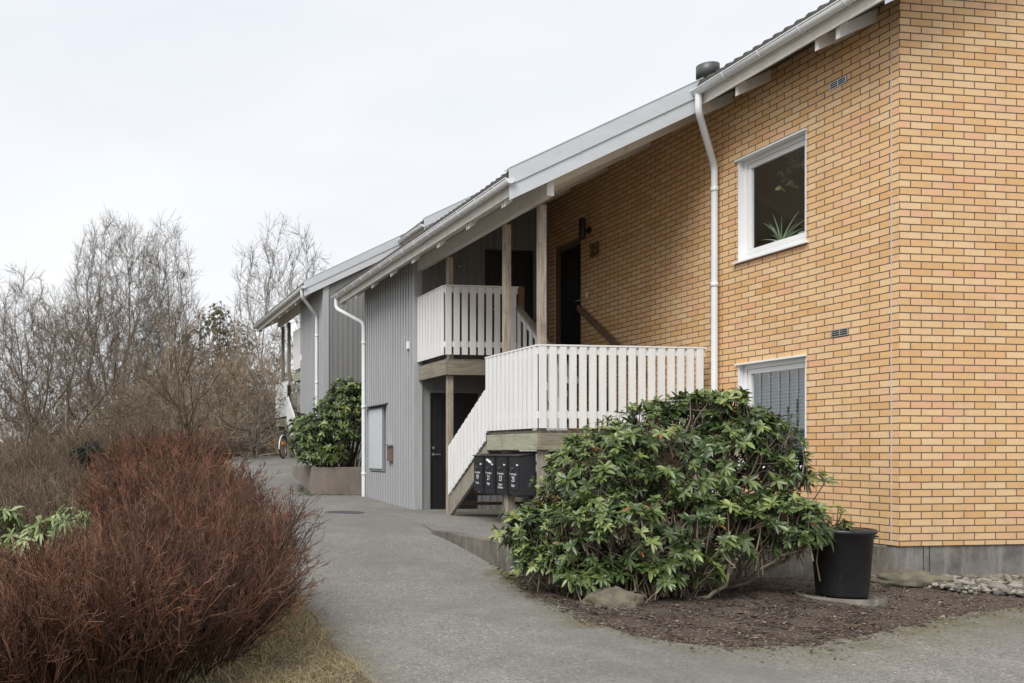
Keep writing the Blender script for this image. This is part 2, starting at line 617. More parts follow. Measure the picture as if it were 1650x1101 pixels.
def bare_tree(seed, height, r0, trunks=1, k=(12, 8, 7, 5), spread=.6, up=.10, wob=.10, rmin=.008, t0=.25, lean=(0, 0)):
    rng = np.random.default_rng(seed)
    out_trunk, out_limb = [], []
    st = rng.normal(0, .12 * (trunks > 1), (trunks, 3)); st[:, 2] = -.2
    d = np.tile([lean[0], lean[1], 1.0], (trunks, 1)) + rng.normal(0, .16 * (trunks > 1) + .02, (trunks, 3))
    L = np.full(trunks, height) * rng.uniform(.85, 1., trunks)
    P = grow(rng, st, d, L, 11, wob * .6, .05)
    R = r0 * np.linspace(1, .05, 11)[None] ** 1.15 * np.ones((trunks, 1))
    R = np.maximum(R, rmin)
    out_trunk.append(tubes(P, R, rng.uniform(.3, .9, trunks), 8))
    cur = (P, L, R)
    an = [(.7 * spread, 1.45 * spread), (.3, .75), (.3, .75), (.25, .8)]
    lr = [.66, .50, .52, .5]
    for lv, kk in enumerate(k):
        n = (8, 6, 4, 3)[lv]
        Pc, Lc, Rc = spawn(rng, *cur, kk, t0 if lv == 0 else .15, .98, an[lv], lr[lv], .55, n, wob, up if lv < 2 else up * .5, rmin, .70 if lv == 0 else .78, 1.4 if lv == 0 else 1.)
        out_limb.append(tubes(Pc, Rc, rng.uniform(0, 1, len(Pc)), 5 if lv == 0 else 3))
        cur = (Pc, Lc, Rc)
    return merge(out_trunk), merge(out_limb)


def crown_tree(seed, env, nattr, zmin, forks=1, step=.34, kill=.42, tip=.006, expo=2.35, twig=(3, .75), up=.10, sub=3):
    """space colonisation: env = list of (centre, radii) ellipsoids in metres above the foot"""
    from mathutils.kdtree import KDTree
    rng = np.random.default_rng(seed)
    A = []
    vol = np.array([e[1][0] * e[1][1] * e[1][2] for e in env]); vol = vol / vol.sum()
    for e, w_ in zip(env, vol):
        n = int(nattr * w_)
        d = nrm(rng.normal(0, 1, (n, 3)))
        p = np.array(e[0]) + d * (rng.random((n, 1)) ** .42) * np.array(e[1])
        A.append(p[p[:, 2] > zmin + .12 * np.linalg.norm(p[:, :2], axis=1) ** 1.0])
    A = np.concatenate(A)
    N = [np.array([0, 0, -.3])]; par = [-1]; D = [np.array([0, 0, 1.])]
    # trunk up to the crown, with early forks
    heads = [0]
    for f in range(forks):
        cur = 0 if f == 0 else int(rng.integers(2, 6))
        cur = min(cur, len(N) - 1)
        d = nrm(np.array([rng.normal(0, .05 + .22 * (forks > 1)), rng.normal(0, .05 + .2 * (forks > 1)), 1.]))
        while N[cur][2] < zmin * (1.0 if f == 0 else 1.25):
            d = nrm(d + rng.normal(0, .05, 3) + [0, 0, .06])
            N.append(N[cur] + d * step); par.append(cur); D.append(d); cur = len(N) - 1
    alive = np.ones(len(A), bool)
    for it in range(90):
        if alive.sum() < 8: break
        kd = KDTree(len(N))
        for i, p in enumerate(N): kd.insert(p, i)
        kd.balance()
        acc = {}
        idx = np.nonzero(alive)[0]
        for j in idx:
            co, i, dist = kd.find(A[j])
            if dist < kill: alive[j] = False; continue
            if dist > 4.5 and it > 6: continue
            v = (A[j] - N[i]) / dist
            acc[i] = acc.get(i, 0) + v
        if not acc: break
        for i, v in acc.items():
            d = nrm(nrm(v) + .75 * D[i] + np.array([0, 0, up]) + rng.normal(0, .10, 3))
            N.append(N[i] + d * step); par.append(i); D.append(d)
    N = np.array(N); par = np.array(par); D = np.array(D)
    # pipe-model radii
    acc = np.zeros(len(N)); nch = np.zeros(len(N), int)
    for i in range(len(N) - 1, 0, -1):
        if acc[i] == 0: acc[i] = tip ** expo
        acc[par[i]] += acc[i]; nch[par[i]] += 1
    acc[0] = max(acc[0], tip ** expo)
    rad = acc ** (1 / expo)
    i = np.arange(1, len(N)); pi = par[1:]
    big = rad[i] > tip * 4.5
    def seg(m, sides):
        P = np.stack([N[pi[m]], N[i[m]]], 1)
        ratio = np.minimum(rad[pi[m]], rad[i[m]] * 1.25)
        return tubes(P, np.stack([ratio, rad[i[m]]], 1), np.clip(.55 + rng.normal(0, .1, m.sum()), 0, 1), sides)
    trunk = seg(big, 7)
    limbs = [seg(~big, 3)]
    # fine twigs on thin wood
    cand = np.nonzero(rad < tip * 3.2)[0]
    cand = cand[cand > 5]
    cand = np.repeat(cand, twig[0])
    n = len(cand)
    d = nrm(D[cand] + rng.normal(0, .55, (n, 3)) + [0, 0, .15])
    L = twig[1] * rng.uniform(.4, 1.2, n)
    P = grow(rng, N[cand], d, L, 4, .10, .06)
    Rr_ = np.tile(np.array([.8, .7, .55, .4]) * tip, (n, 1))
    limbs.append(tubes(P, Rr_, rng.random(n), 3))
    if sub:
        Pc, Lc, Rc = spawn(rng, P, L, Rr_, sub, .2, .9, (.3, .8), .55, .8, 3, .08, .05, tip * .4)
        limbs.append(tubes(Pc, Rc, rng.random(len(Pc)), 3))
    return trunk, merge(limbs)


LEAF_T = np.array([0, .2, .5, .8, 1.0])
LEAF_W = np.array([.06, .62, 1.0, .75, .03])


def leaves(rng, pos, axis, nleaf, length, width, theta=(.9, 1.5), droop=.35, rb=.4, rs=.35):
    """whorls of folded leaves at pos (W,3) with shoot axis (W,3)"""
    W = len(pos)
    ax = nrm(axis)
    A = nrm(np.cross(ax, rng.normal(0, 1, (W, 3)))); Bv = np.cross(ax, A)
    ph = (np.arange(nleaf)[None] * 2.399 + rng.uniform(0, 6, (W, 1)) + rng.normal(0, .2, (W, nleaf)))[..., None]
    th = rng.uniform(theta[0], theta[1], (W, nleaf))[..., None]
    d = ax[:, None] * np.cos(th) + (A[:, None] * np.cos(ph) + Bv[:, None] * np.sin(ph)) * np.sin(th)
    d = nrm(d.reshape(-1, 3))
    nn = nrm(np.repeat(ax, nleaf, 0) - d * (np.repeat(ax, nleaf, 0) * d).sum(-1, keepdims=True) + rng.normal(0, .12, (W * nleaf, 3)))
    side = nrm(np.cross(nn, d)); nn = np.cross(d, side)
    Ls = length * rng.uniform(.65, 1.15, W * nleaf) * np.repeat(rng.uniform(.62, 1.25, W), nleaf)
    p0 = np.repeat(pos, nleaf, 0)
    t = LEAF_T[None, :, None]
    L3 = Ls[:, None, None]
    dr = droop * rng.uniform(.2, 1.6, W * nleaf)[:, None, None]
    mid = p0[:, None] + d[:, None] * t * L3 + np.array([0, 0, -1.0]) * (t ** 2) * L3 * dr
    wd = (LEAF_W[None, :, None] * width * L3 * .5)
    lift = nn[:, None] * wd * .35
    lf = mid - side[:, None] * wd + lift
    rt = mid + side[:, None] * wd + lift
    V = np.stack([lf, mid, rt], 2).reshape(-1, 3)
    N = W * nleaf
    idx = np.arange(N * 15).reshape(N, 5, 3)
    F = np.stack([idx[:, :-1, :-1], idx[:, :-1, 1:], idx[:, 1:, 1:], idx[:, 1:, :-1]], -1).reshape(-1, 4)
    r = np.clip(np.repeat(rng.normal(rb, rs * .5, W), nleaf) + rng.normal(0, .13, N), 0, .96)
    r[rng.random(N) < .004] = 1.0
    return V, F, np.repeat(r, 15)


# ------------------------------------------------------------------ terrain
_gy = np.array([-50, 0, 4, 6, 8, 9.6, 10.6, 11.7, 14, 16.6, 20, 22.9, 26, 29, 33, 40, 60, 200, 1500])
_gz = np.array([-1.5, -1.43, -1.40, -1.37, -1.34, -1.30, -1.17, -1.05, -1.035, -1.045, -.94, -.62, -.34, -.17, -.15, -.55, -1.7, -3.6, -4])


def sst(x, a, b):
    t = np.clip((x - a) / (b - a), 0, 1)
    return t * t * (3 - 2 * t)


def gr(Y):
    return sum(np.interp(Y + o, _gy, _gz) for o in (-.7, -.35, 0, .35, .7)) / 5


def kerb_x(Y):
    return np.interp(Y, [9.6, 11.7], [2.78, 2.41])


def gz(X, Y):
    X = np.asarray(X, float); Y = np.asarray(Y, float)
    z = gr(Y)
    s = sst(X, kerb_x(Y), kerb_x(Y) + .12) * (1 - sst(Y, 12.5, 14.5)) * sst(Y, 8.6, 9.4)
    z = z + (-1.33 - z) * s
    z = z - np.minimum(.20 * np.maximum(0, -X - 1.3) * sst(Y, 7, 17), 3.0) * (1 - sst(Y, 80, 400))
    z = z + .03 * np.sin(X * 1.7 + Y * .6) * sst(-X, 2, 6) + .25 * np.sin(X * .21 + 1) * np.sin(Y * .17) * sst(Y, 32, 50)
    return z


def zc(x, y):
    return float(gz(x, y))


def grid_mesh(name, xs, ys, off, mat, edgef=None):
    X, Y = np.meshgrid(xs, ys)
    Z = gz(X, Y) + off + H
    V = np.stack([X, Y, Z], -1).reshape(-1, 3)
    ny, nx = X.shape
    i = np.arange(nx * ny).reshape(ny, nx)
    F = np.stack([i[:-1, :-1], i[:-1, 1:], i[1:, 1:], i[1:, :-1]], -1).reshape(-1, 4)
    return np_mesh(name, V, F, mat)


xs = np.unique(np.concatenate([np.linspace(-900, -60, 18), np.linspace(-60, -12, 33), np.arange(-12, 12.01, .2), np.linspace(12, 60, 20), np.linspace(60, 900, 16)]))
ys = np.unique(np.concatenate([np.linspace(-60, 0, 10), np.arange(0, 42.01, .2), np.linspace(42, 120, 50), np.linspace(120, 2000, 30)]))
tag(grid_mesh('ground', xs, ys, 0, M['ground']), kind='structure')


def patch(rows):
    """rows: list of (N,2) point arrays of equal N"""
    A = np.array(rows)
    n, m, _ = A.shape
    i = np.arange(n * m).reshape(n, m)
    F = np.stack([i[:-1, :-1], i[:-1, 1:], i[1:, 1:], i[1:, :-1]], -1).reshape(-1, 4)
    return A.reshape(-1, 2), F


_wr = np.random.default_rng(100).normal(0, 1, (3, 4000))


def wig(t, s=0):
    t = np.asarray(t, float) + 50 + s * 7
    return sum(a * np.interp(t * f, np.arange(4000), _wr[i]) for i, (a, f) in enumerate(((.035, 1.1), (.018, 4.3), (.010, 13))))


EX = np.array([2.72, 2.80, 3.0, 3.3, 3.93, 4.66, 5.6, 6.53, 9, 16])
EY = np.array([7.25, 6.85, 6.6, 6.45, 6.50, 6.95, 7.45, 7.84, 8.9, 11.5])


def bed_edge(X):
    return np.interp(X, EX, EY) + wig(X)


LY = np.array([-3, 1, 3, 4, 5.5, 6.6, 8, 12, 17, 22, 28, 36])
LX = np.array([2.4, 1.7, 1.25, .98, .74, .60, .46, .12, -.12, -.33, -.62, -.9])
RY = np.array([-3, 9.6, 11.7, 13, 16.5, 17.0, 34])


def right_x(Y):
    xb = np.interp(Y, [-3, 7.2, 9.62, 11.7, 11.71, 13, 16.7, 20, 23, 29, 36], [2.72, 2.72, 2.72, 2.37, 2.9, 2.95, 3.3, 2.9, 2.6, 1.9, 1.6])
    return xb


ya = np.concatenate([np.arange(-3, 12, .05), np.arange(12, 36.01, .2)])
rowsA, rowsB = [], []
for y in ya:
    l = np.interp(y, LY, LX) + wig(y, 1) * 1.3
    r = right_x(y) + (wig(y, 3) * .8 if 7.2 < y < 9.5 else 0)
    t = np.concatenate([[0, .012], np.linspace(.03, 1, 22)])
    rowsA.append(np.stack([l + (r - l) * t, np.full(24, y)], -1))
VA, FA = patch(rowsA)
for x in np.arange(2.72, 16, .06):
    t = np.linspace(0, 1, 40)
    top = bed_edge(x)
    rowsB.append(np.stack([np.full(40, x), -3 + (top + 3) * t], -1))
VB, FB = patch(rowsB)
FB = FB[:, ::-1]
V2 = np.concatenate([VA, VB]); F2 = np.concatenate([FA, FB + len(VA)])
eb = np.abs(V2[:, 1] - np.interp(V2[:, 0], EX, EY))
edge = np.where(V2[:, 0] > 2.71, 1 - sst(eb, 0, .85), 0)
dl = V2[:, 0] - np.interp(V2[:, 1], LY, LX)
edge = np.maximum(edge, (1 - sst(dl, 0, .3)) * .7)
edge = np.maximum(edge, (1 - sst(np.abs(V2[:, 0] - 2.6), 0, .3)) * (V2[:, 1] > 7) * (V2[:, 1] < 9.8))
ZR = gz(V2[:, 0], V2[:, 1])
kz = gr(V2[:, 1])
ZR = np.where((V2[:, 0] < 3.2) & (V2[:, 1] > 7.2), np.maximum(ZR, kz), ZR)
dl2 = V2[:, 0] - np.interp(V2[:, 1], LY, LX)
V3 = np.stack([V2[:, 0], V2[:, 1], ZR + .022 - .03 * (1 - sst(dl2, -.06, .14)) * (V2[:, 0] < 2.5) + H], -1)
tag(np_mesh('road', V3, F2, M['road'], extra=('edge', edge)), kind='structure')

# planting bed soil
rows = []
for x in np.arange(2.5, 16, .12):
    t = np.linspace(0, 1, 60)
    y0 = bed_edge(x) - .25; y1 = 11.9
    rows.append(np.stack([np.full(60, x), y0 + (y1 - y0) * t], -1))
VD, FD = patch(rows)
bump = .012 * np.sin(VD[:, 0] * 9) * np.sin(VD[:, 1] * 8) + .03 * sst(VD[:, 1] - np.interp(VD[:, 0], EX, EY), .3, 1.2)
ZD = np.where(VD[:, 0] < kerb_x(VD[:, 1]) - .1, -1.35, gz(VD[:, 0], VD[:, 1]))
VD3 = np.stack([VD[:, 0], VD[:, 1], np.minimum(ZD, -1.30) + .008 + bump + H], -1)
tag(np_mesh('planting_bed', VD3, FD[:, ::-1], M['bed']), kind='structure')


def bedz(x, y):
    return min(zc(x, y), -1.30) + .01 + .03 * float(sst(y - np.interp(x, EX, EY), .3, 1.2))


# forecourt slab
def fz(Y):
    return np.interp(Y, [9.5, 11.7, 14, 18], [-.975, -1.01, -1.018, -1.02])


rows = []
for y in np.arange(9.66, 17.6, .15):
    l = np.interp(y, [9.66, 11.7, 17.6], [2.73, 2.38, 2.62]) if y < 16.4 else 3.02
    t = np.linspace(0, 1, 30)
    rows.append(np.stack([l + (7.4 - l) * t, np.full(30, y)], -1))
VF, FF = patch(rows)
edge = np.clip(1 - np.abs(VF[:, 0] - 4.2) / 1.0, 0, 1) * .8
VF3 = np.stack([VF[:, 0], VF[:, 1], fz(VF[:, 1]) + H], -1)
tag(np_mesh('forecourt', VF3, FF, M['court'], extra=('edge', edge)), kind='structure')

# kerb wall, two concrete blocks and the return hidden by the bush
fr = Frame((2.6, 10.6, -1.3), False)
kt = thing('retaining_kerb', fr, 'low weathered concrete kerb wall between the sloping road and the forecourt', 'kerb')
p0 = np.array([2.335, 11.9]); p1 = np.array([2.715, 9.62])
dv = (p1 - p0) / np.linalg.norm(p1 - p0); nv = np.array([-dv[1], dv[0]])
Lk = np.linalg.norm(p1 - p0)
for (a, b) in ((0, Lk * .66 - .006), (Lk * .66 + .006, Lk)):
    mb = MB()
    q = [p0 + dv * a, p0 + dv * b, p0 + dv * b + nv * .14, p0 + dv * a + nv * .14]
    za, zb = float(fz(q[0][1])) + .03, float(fz(q[1][1])) + .03
    mb.hexa([(*q[0], -1.7), (*q[1], -1.7), (*q[2], -1.7), (*q[3], -1.7), (*q[0], za), (*q[1], zb), (*q[2], zb), (*q[3], za)])
    mb.build('kerb_block', M['kerbc'], kt, fr, bevel=.012)
mb = MB(); mb.box(p1[0] + .145, 7.3, 9.63, 9.77, -1.7, -.965)
mb.build('kerb_block', M['kerbc'], kt, fr, bevel=.012)

# drain cover on the road
fr = Frame((1.62, 15.7, zc(1.62, 15.7) + .022), False)
mb = MB().lathe((1.62, 15.7, zc(1.62, 15.7) + .02), [(.0, .008), (.27, .008), (.28, .014), (.33, .014), (.335, .0)], 32)
tag(mb.build('drain_cover', M['ventgrey'], None, fr), 'flat round dark drain cover set in the asphalt road before the grey wall', 'drain cover')


# ------------------------------------------------------------------ houses
SL = .485


def zu(v, dz=0.):
    return 4.65 + SL * v + dz


def skin(mb, mp, a0, a1, z0, z1, holes, depth, rev=False, top=None):
    """wall skin in a plane with openings; mp(a,z,dep) -> point; top(a) gives a sloping upper edge"""
    As = sorted({a0, a1, *[h[0] for h in holes], *[h[1] for h in holes]})
    Zs = sorted({z0, z1, *[h[2] for h in holes], *[h[3] for h in holes]})
    for i in range(len(As) - 1):
        for j in range(len(Zs) - 1):
            ca, cz = (As[i] + As[i + 1]) / 2, (Zs[j] + Zs[j + 1]) / 2
            if any(h[0] < ca < h[1] and h[2] < cz < h[3] for h in holes):
                continue
            za, zb = Zs[j + 1], Zs[j + 1]
            if top and j == len(Zs) - 2:
                za, zb = top(As[i]), top(As[i + 1])
            q = [mp(As[i], Zs[j], 0), mp(As[i + 1], Zs[j], 0), mp(As[i + 1], zb, 0), mp(As[i], za, 0)]
            if rev: q = q[::-1]
            mb.quad(*q)
    for (ha, hb, hc, hd) in holes:
        for (p, q) in (((ha, hc), (ha, hd)), ((ha, hd), (hb, hd)), ((hb, hd), (hb, hc)), ((hb, hc), (ha, hc))):
            w = [mp(*p, 0), mp(*q, 0), mp(*q, depth), mp(*p, depth)]
            if rev: w = w[::-1]
            mb.quad(*w)


def tiles(u0, u1, v0, v1, dz, off=.225):
    """wavy tile courses, origin in the building frame"""
    nu = int((u1 - u0) / .0225) + 1
    us = np.linspace(u0, u1, nu)
    wave = .060 * np.abs(np.sin(np.pi * us / .165)) ** 1.3
    rows = []
    k = 0
    v = v0
    while v < v1 - .01:
        ve = min(v + .34, v1)
        zz0 = zu(v, dz) + off + .032; zz1 = zu(ve, dz) + off
        if k == 0:
            rows.append(np.stack([np.full(nu, v), us, zz0 - .07 + wave * .5], -1))
        else:
            rows.append(np.stack([np.full(nu, v), us, zz0 - .035 + wave], -1))
        jit = .004 * np.sin(us * 40 + k)
        rows.append(np.stack([np.full(nu, v), us, zz0 + wave + jit], -1))
        rows.append(np.stack([np.full(nu, ve), us, zz1 + wave], -1))
        v = ve; k += 1
    A = np.array(rows)
    n, m, _ = A.shape
    i = np.arange(n * m).reshape(n, m)
    F = np.stack([i[:-1, :-1], i[1:, :-1], i[1:, 1:], i[:-1, 1:]], -1).reshape(-1, 4)
    return A.reshape(-1, 3), F


def gutter(par, fr, u0, u1, v, z, dz):
    mb = MB()
    r = .062
    n = 10
    prof = [(v + r * math.cos(math.pi + math.pi * k / n), z + r * math.sin(math.pi + math.pi * k / n)) for k in range(n + 1)]
    inner = [(v + (r - .006) * math.cos(math.pi + math.pi * k / n), z + (r - .006) * math.sin(math.pi + math.pi * k / n)) for k in range(n, -1, -1)]
    mb.prism_v(prof + inner, u0, u1)
    mb.sm = [False, False] + [True] * (len(mb.sm) - 2)
    # rolled front bead and end caps
    mb.tube([(v - r, u0, z + .003), (v - r, u1, z + .003)], .009, 8)
    for uu in (u0, u1):
        mb.prism_v(prof, uu - .004, uu + .004)
    g = mb.build('gutter', M['metalwhite'], par, fr)
    mb = MB()
    u = u0 + .35
    while u < u1 - .1:
        pp = [(v + (r + .007) * math.cos(math.pi + math.pi * k / n), u, z + (r + .007) * math.sin(math.pi + math.pi * k / n)) for k in range(n + 1)]
        MB().tube(pp, .0065, 5).build('gutter_bracket', M['metalwhite'], g, fr)
        u += .62
    return g


def downspout(par, fr, path, r=.04, clips=()):
    pts = []
    P = [Vector(p) for p in path]
    pts.append(P[0])
    for i in range(1, len(P) - 1):
        a = (P[i - 1] - P[i]).normalized(); b = (P[i + 1] - P[i]).normalized()
        for k in range(5):
            t = k / 4
            p = P[i] + a * .085 * (1 - t) ** 2 + b * .085 * t ** 2
            pts.append(p)
    pts.append(P[-1])
    mb = MB().tube(pts, r, 16)
    d = mb.build('downspout', M['metalwhite'], par, fr)
    for z in clips:
        mb = MB()
        mb.lathe((P[-1].x, P[-1].y, z), [(r, -.03), (r + .007, -.028), (r + .007, .028), (r, .03)], 16)
        mb.box(P[-1].x, P[-1].x + .08, P[-1].y + .03, P[-1].y + .045, z - .008, z + .008)
        mb.build('pipe_joint', M['metalwhite'], d, fr)
    MB().tube([P[0], P[0] + Vector((0, 0, .06))], [r + .004, r + .02], 16).build('pipe_inlet', M['metalwhite'], d, fr)
    return d


def battens(mb, mp, a0, a1, z0, topf, holes, step, w, th):
    a = a0 + step * .5
    while a < a1 - w * .5:
        segs = [(z0, topf(a))]
        for h in holes:
            if h[0] - w * .5 < a < h[1] + w * .5:
                ns = []
                for s0, s1 in segs:
                    if h[3] > s0 and h[2] < s1:
                        if h[2] > s0: ns.append((s0, h[2]))
                        if h[3] < s1: ns.append((h[3], s1))
                    else: ns.append((s0, s1))
                segs = ns
        for s0, s1 in segs:
            p = [mp(a - w / 2, s0, .002), mp(a + w / 2, s0, .002), mp(a + w / 2, s0, -th), mp(a - w / 2, s0, -th),
                 mp(a - w / 2, s1, .002), mp(a + w / 2, s1, .002), mp(a + w / 2, s1, -th), mp(a - w / 2, s1, -th)]
            mb.hexa(p)
        a += step


def text_mesh(txt, size, name, mat, par, fr, pos, face='v', thick=.002, bold=0.0):
    cu = bpy.data.curves.new('tmp', 'FONT')
    cu.body = txt; cu.size = size; cu.align_x = 'CENTER'; cu.align_y = 'CENTER'; cu.extrude = thick; cu.offset = bold
    ob = bpy.data.objects.new('tmp', cu)
    COL.objects.link(ob)
    bpy.context.view_layer.update()
    me = bpy.data.meshes.new_from_object(ob.evaluated_get(bpy.context.evaluated_depsgraph_get()))
    bpy.data.objects.remove(ob)
    me.name = name
    me.materials.clear(); me.materials.append(mat)
    # text plane faces -v : X -> -u, Y -> z, normal -> -v
    Mx = Matrix(((0, 0, -1, pos[0] - fr.o[0]), (-1, 0, 0, pos[1] - fr.o[1]), (0, 1, 0, pos[2] - fr.o[2]), (0, 0, 0, 1)))
    me.transform(Mx)
    o = bpy.data.objects.new(name, me)
    COL.objects.link(o)
    if par: o.parent = par
    return o


FV = lambda v0: (lambda a, z, dep: (v0 + dep, a, z))     # plane facing -v, a = u
FU = lambda u0: (lambda a, z, dep: (a, u0 + dep, z))     # plane facing -u, a = v


def roof_part(par, fr, u0, u1, v0, v1, dz, name='roof', mat='cream'):
    """sheathing with painted underside"""
    mb = MB().prism_v([(v0, zu(v0, dz)), (v1, zu(v1, dz)), (v1, zu(v1, dz) + .13), (v0, zu(v0, dz) + .13)], u0, u1)
    rf = mb.build(name, M[mat], par, fr)
    V, F = tiles(u0 + .02, u1 - .02, v0 - .06, v1, dz)
    V = V - np.array(fr.o)
    t = np_mesh('roof_tiles', V, F, M['tile'], parent=rf)
    # fascia board behind the gutter
    mb = MB().box(v0 - .022, v0 - .002, u0, u1, zu(v0, dz) + .10, zu(v0, dz) + .15)
    mb.build('fascia_board', M['cream'], rf, fr)
    return rf


def verge(par, fr, u, v0, v1, dz, th=.03):
    mb = MB()
    z = lambda v: zu(v, dz)
    mb.prism_v([(v0, z(v0) - .06), (v1, z(v1) - .06), (v1, z(v1) + .13), (v0, z(v0) + .13)], u - th, u - .002)
    mb.build('verge_board', M['verge'], par, fr)
    mb = MB()
    mb.prism_v([(v0 - .02, z(v0) + .115), (v1, z(v1) + .125), (v1, z(v1) + .33), (v0 - .02, z(v0) + .32)], u - th - .016, u - th - .002)
    mb.prism_v([(v0 - .02, z(v0) + .323), (v1, z(v1) + .333), (v1, z(v1) + .345), (v0 - .02, z(v0) + .335)], u - th - .022, u + .10)
    # sheet seams
    v = v0 + .9
    while v < v1:
        mb.prism_v([(v, z(v) + .12), (v + .02, z(v) + .13), (v + .02, z(v) + .335), (v, z(v) + .325)], u - th - .020, u - th - .0165)
        v += 1.15
    mb.build('verge_flashing', M['verge'], par, fr)


def window(par, fr, u0, u1, z0, z1):
    """frame recessed in the brick opening of the facade v=0"""
    w = MB()
    d0 = .075
    # steel lining of the jamb and head, white
    w.box(.0, d0 + .03, u1 - .012, u1 - .001, z0, z1)
    w.box(.0, d0 + .03, u0 + .001, u0 + .012, z0, z1)
    w.box(-.03, d0 + .03, u0 - .01, u1 + .03, z1 - .012, z1 + .008)
    win = w.build('window', M['lightvinyl'], par, fr)
    f = MB()
    a, b, c, d = u0 + .013, u1 - .013, z0 + .03, z1 - .013
    fw = .055
    f.box(d0, d0 + .06, a, b, c, c + fw); f.box(d0, d0 + .06, a, b, d - fw, d)
    f.box(d0, d0 + .06, a, a + fw, c + fw, d - fw); f.box(d0, d0 + .06, b - fw, b, c + fw, d - fw)
    a2, b2, c2, d2 = a + fw + .004, b - fw - .004, c + fw + .004, d - fw - .004
    sw = .06
    f.box(d0 + .012, d0 + .055, a2, b2, c2, c2 + sw); f.box(d0 + .012, d0 + .055, a2, b2, d2 - sw, d2)
    f.box(d0 + .012, d0 + .055, a2, a2 + sw, c2 + sw, d2 - sw); f.box(d0 + .012, d0 + .055, b2 - sw, b2, c2 + sw, d2 - sw)
    f.build('frame', M['lightvinyl'], win, fr, bevel=.004)
    g = MB().quad((d0 + .035, a2 + sw - .002, c2 + sw - .002), (d0 + .035, b2 - sw + .002, c2 + sw - .002), (d0 + .035, b2 - sw + .002, d2 - sw + .002), (d0 + .035, a2 + sw - .002, d2 - sw + .002))
    g.build('pane', M['glass'], win, fr)
    s = MB().hexa([(-.05, u0 - .03, z0 - .02), (-.05, u1 + .05, z0 - .02), (d0, u1 + .05, z0 + .012), (d0, u0 - .03, z0 + .012),
                   (-.05, u0 - .03, z0 + .002), (-.05, u1 + .05, z0 + .002), (d0, u1 + .05, z0 + .03), (d0, u0 - .03, z0 + .03)])
    s.build('sill', M['lightvinyl'], win, fr, bevel=.003)
    return win, (a2, b2, c2, d2)


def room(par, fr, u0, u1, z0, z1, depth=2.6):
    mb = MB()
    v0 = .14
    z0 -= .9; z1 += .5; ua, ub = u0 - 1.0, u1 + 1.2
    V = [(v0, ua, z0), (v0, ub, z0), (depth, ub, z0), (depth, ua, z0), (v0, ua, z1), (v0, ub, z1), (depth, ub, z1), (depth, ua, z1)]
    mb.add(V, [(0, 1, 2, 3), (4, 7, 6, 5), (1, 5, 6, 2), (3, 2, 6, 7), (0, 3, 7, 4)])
    mb.build('room_interior', M['interior'], par, fr)


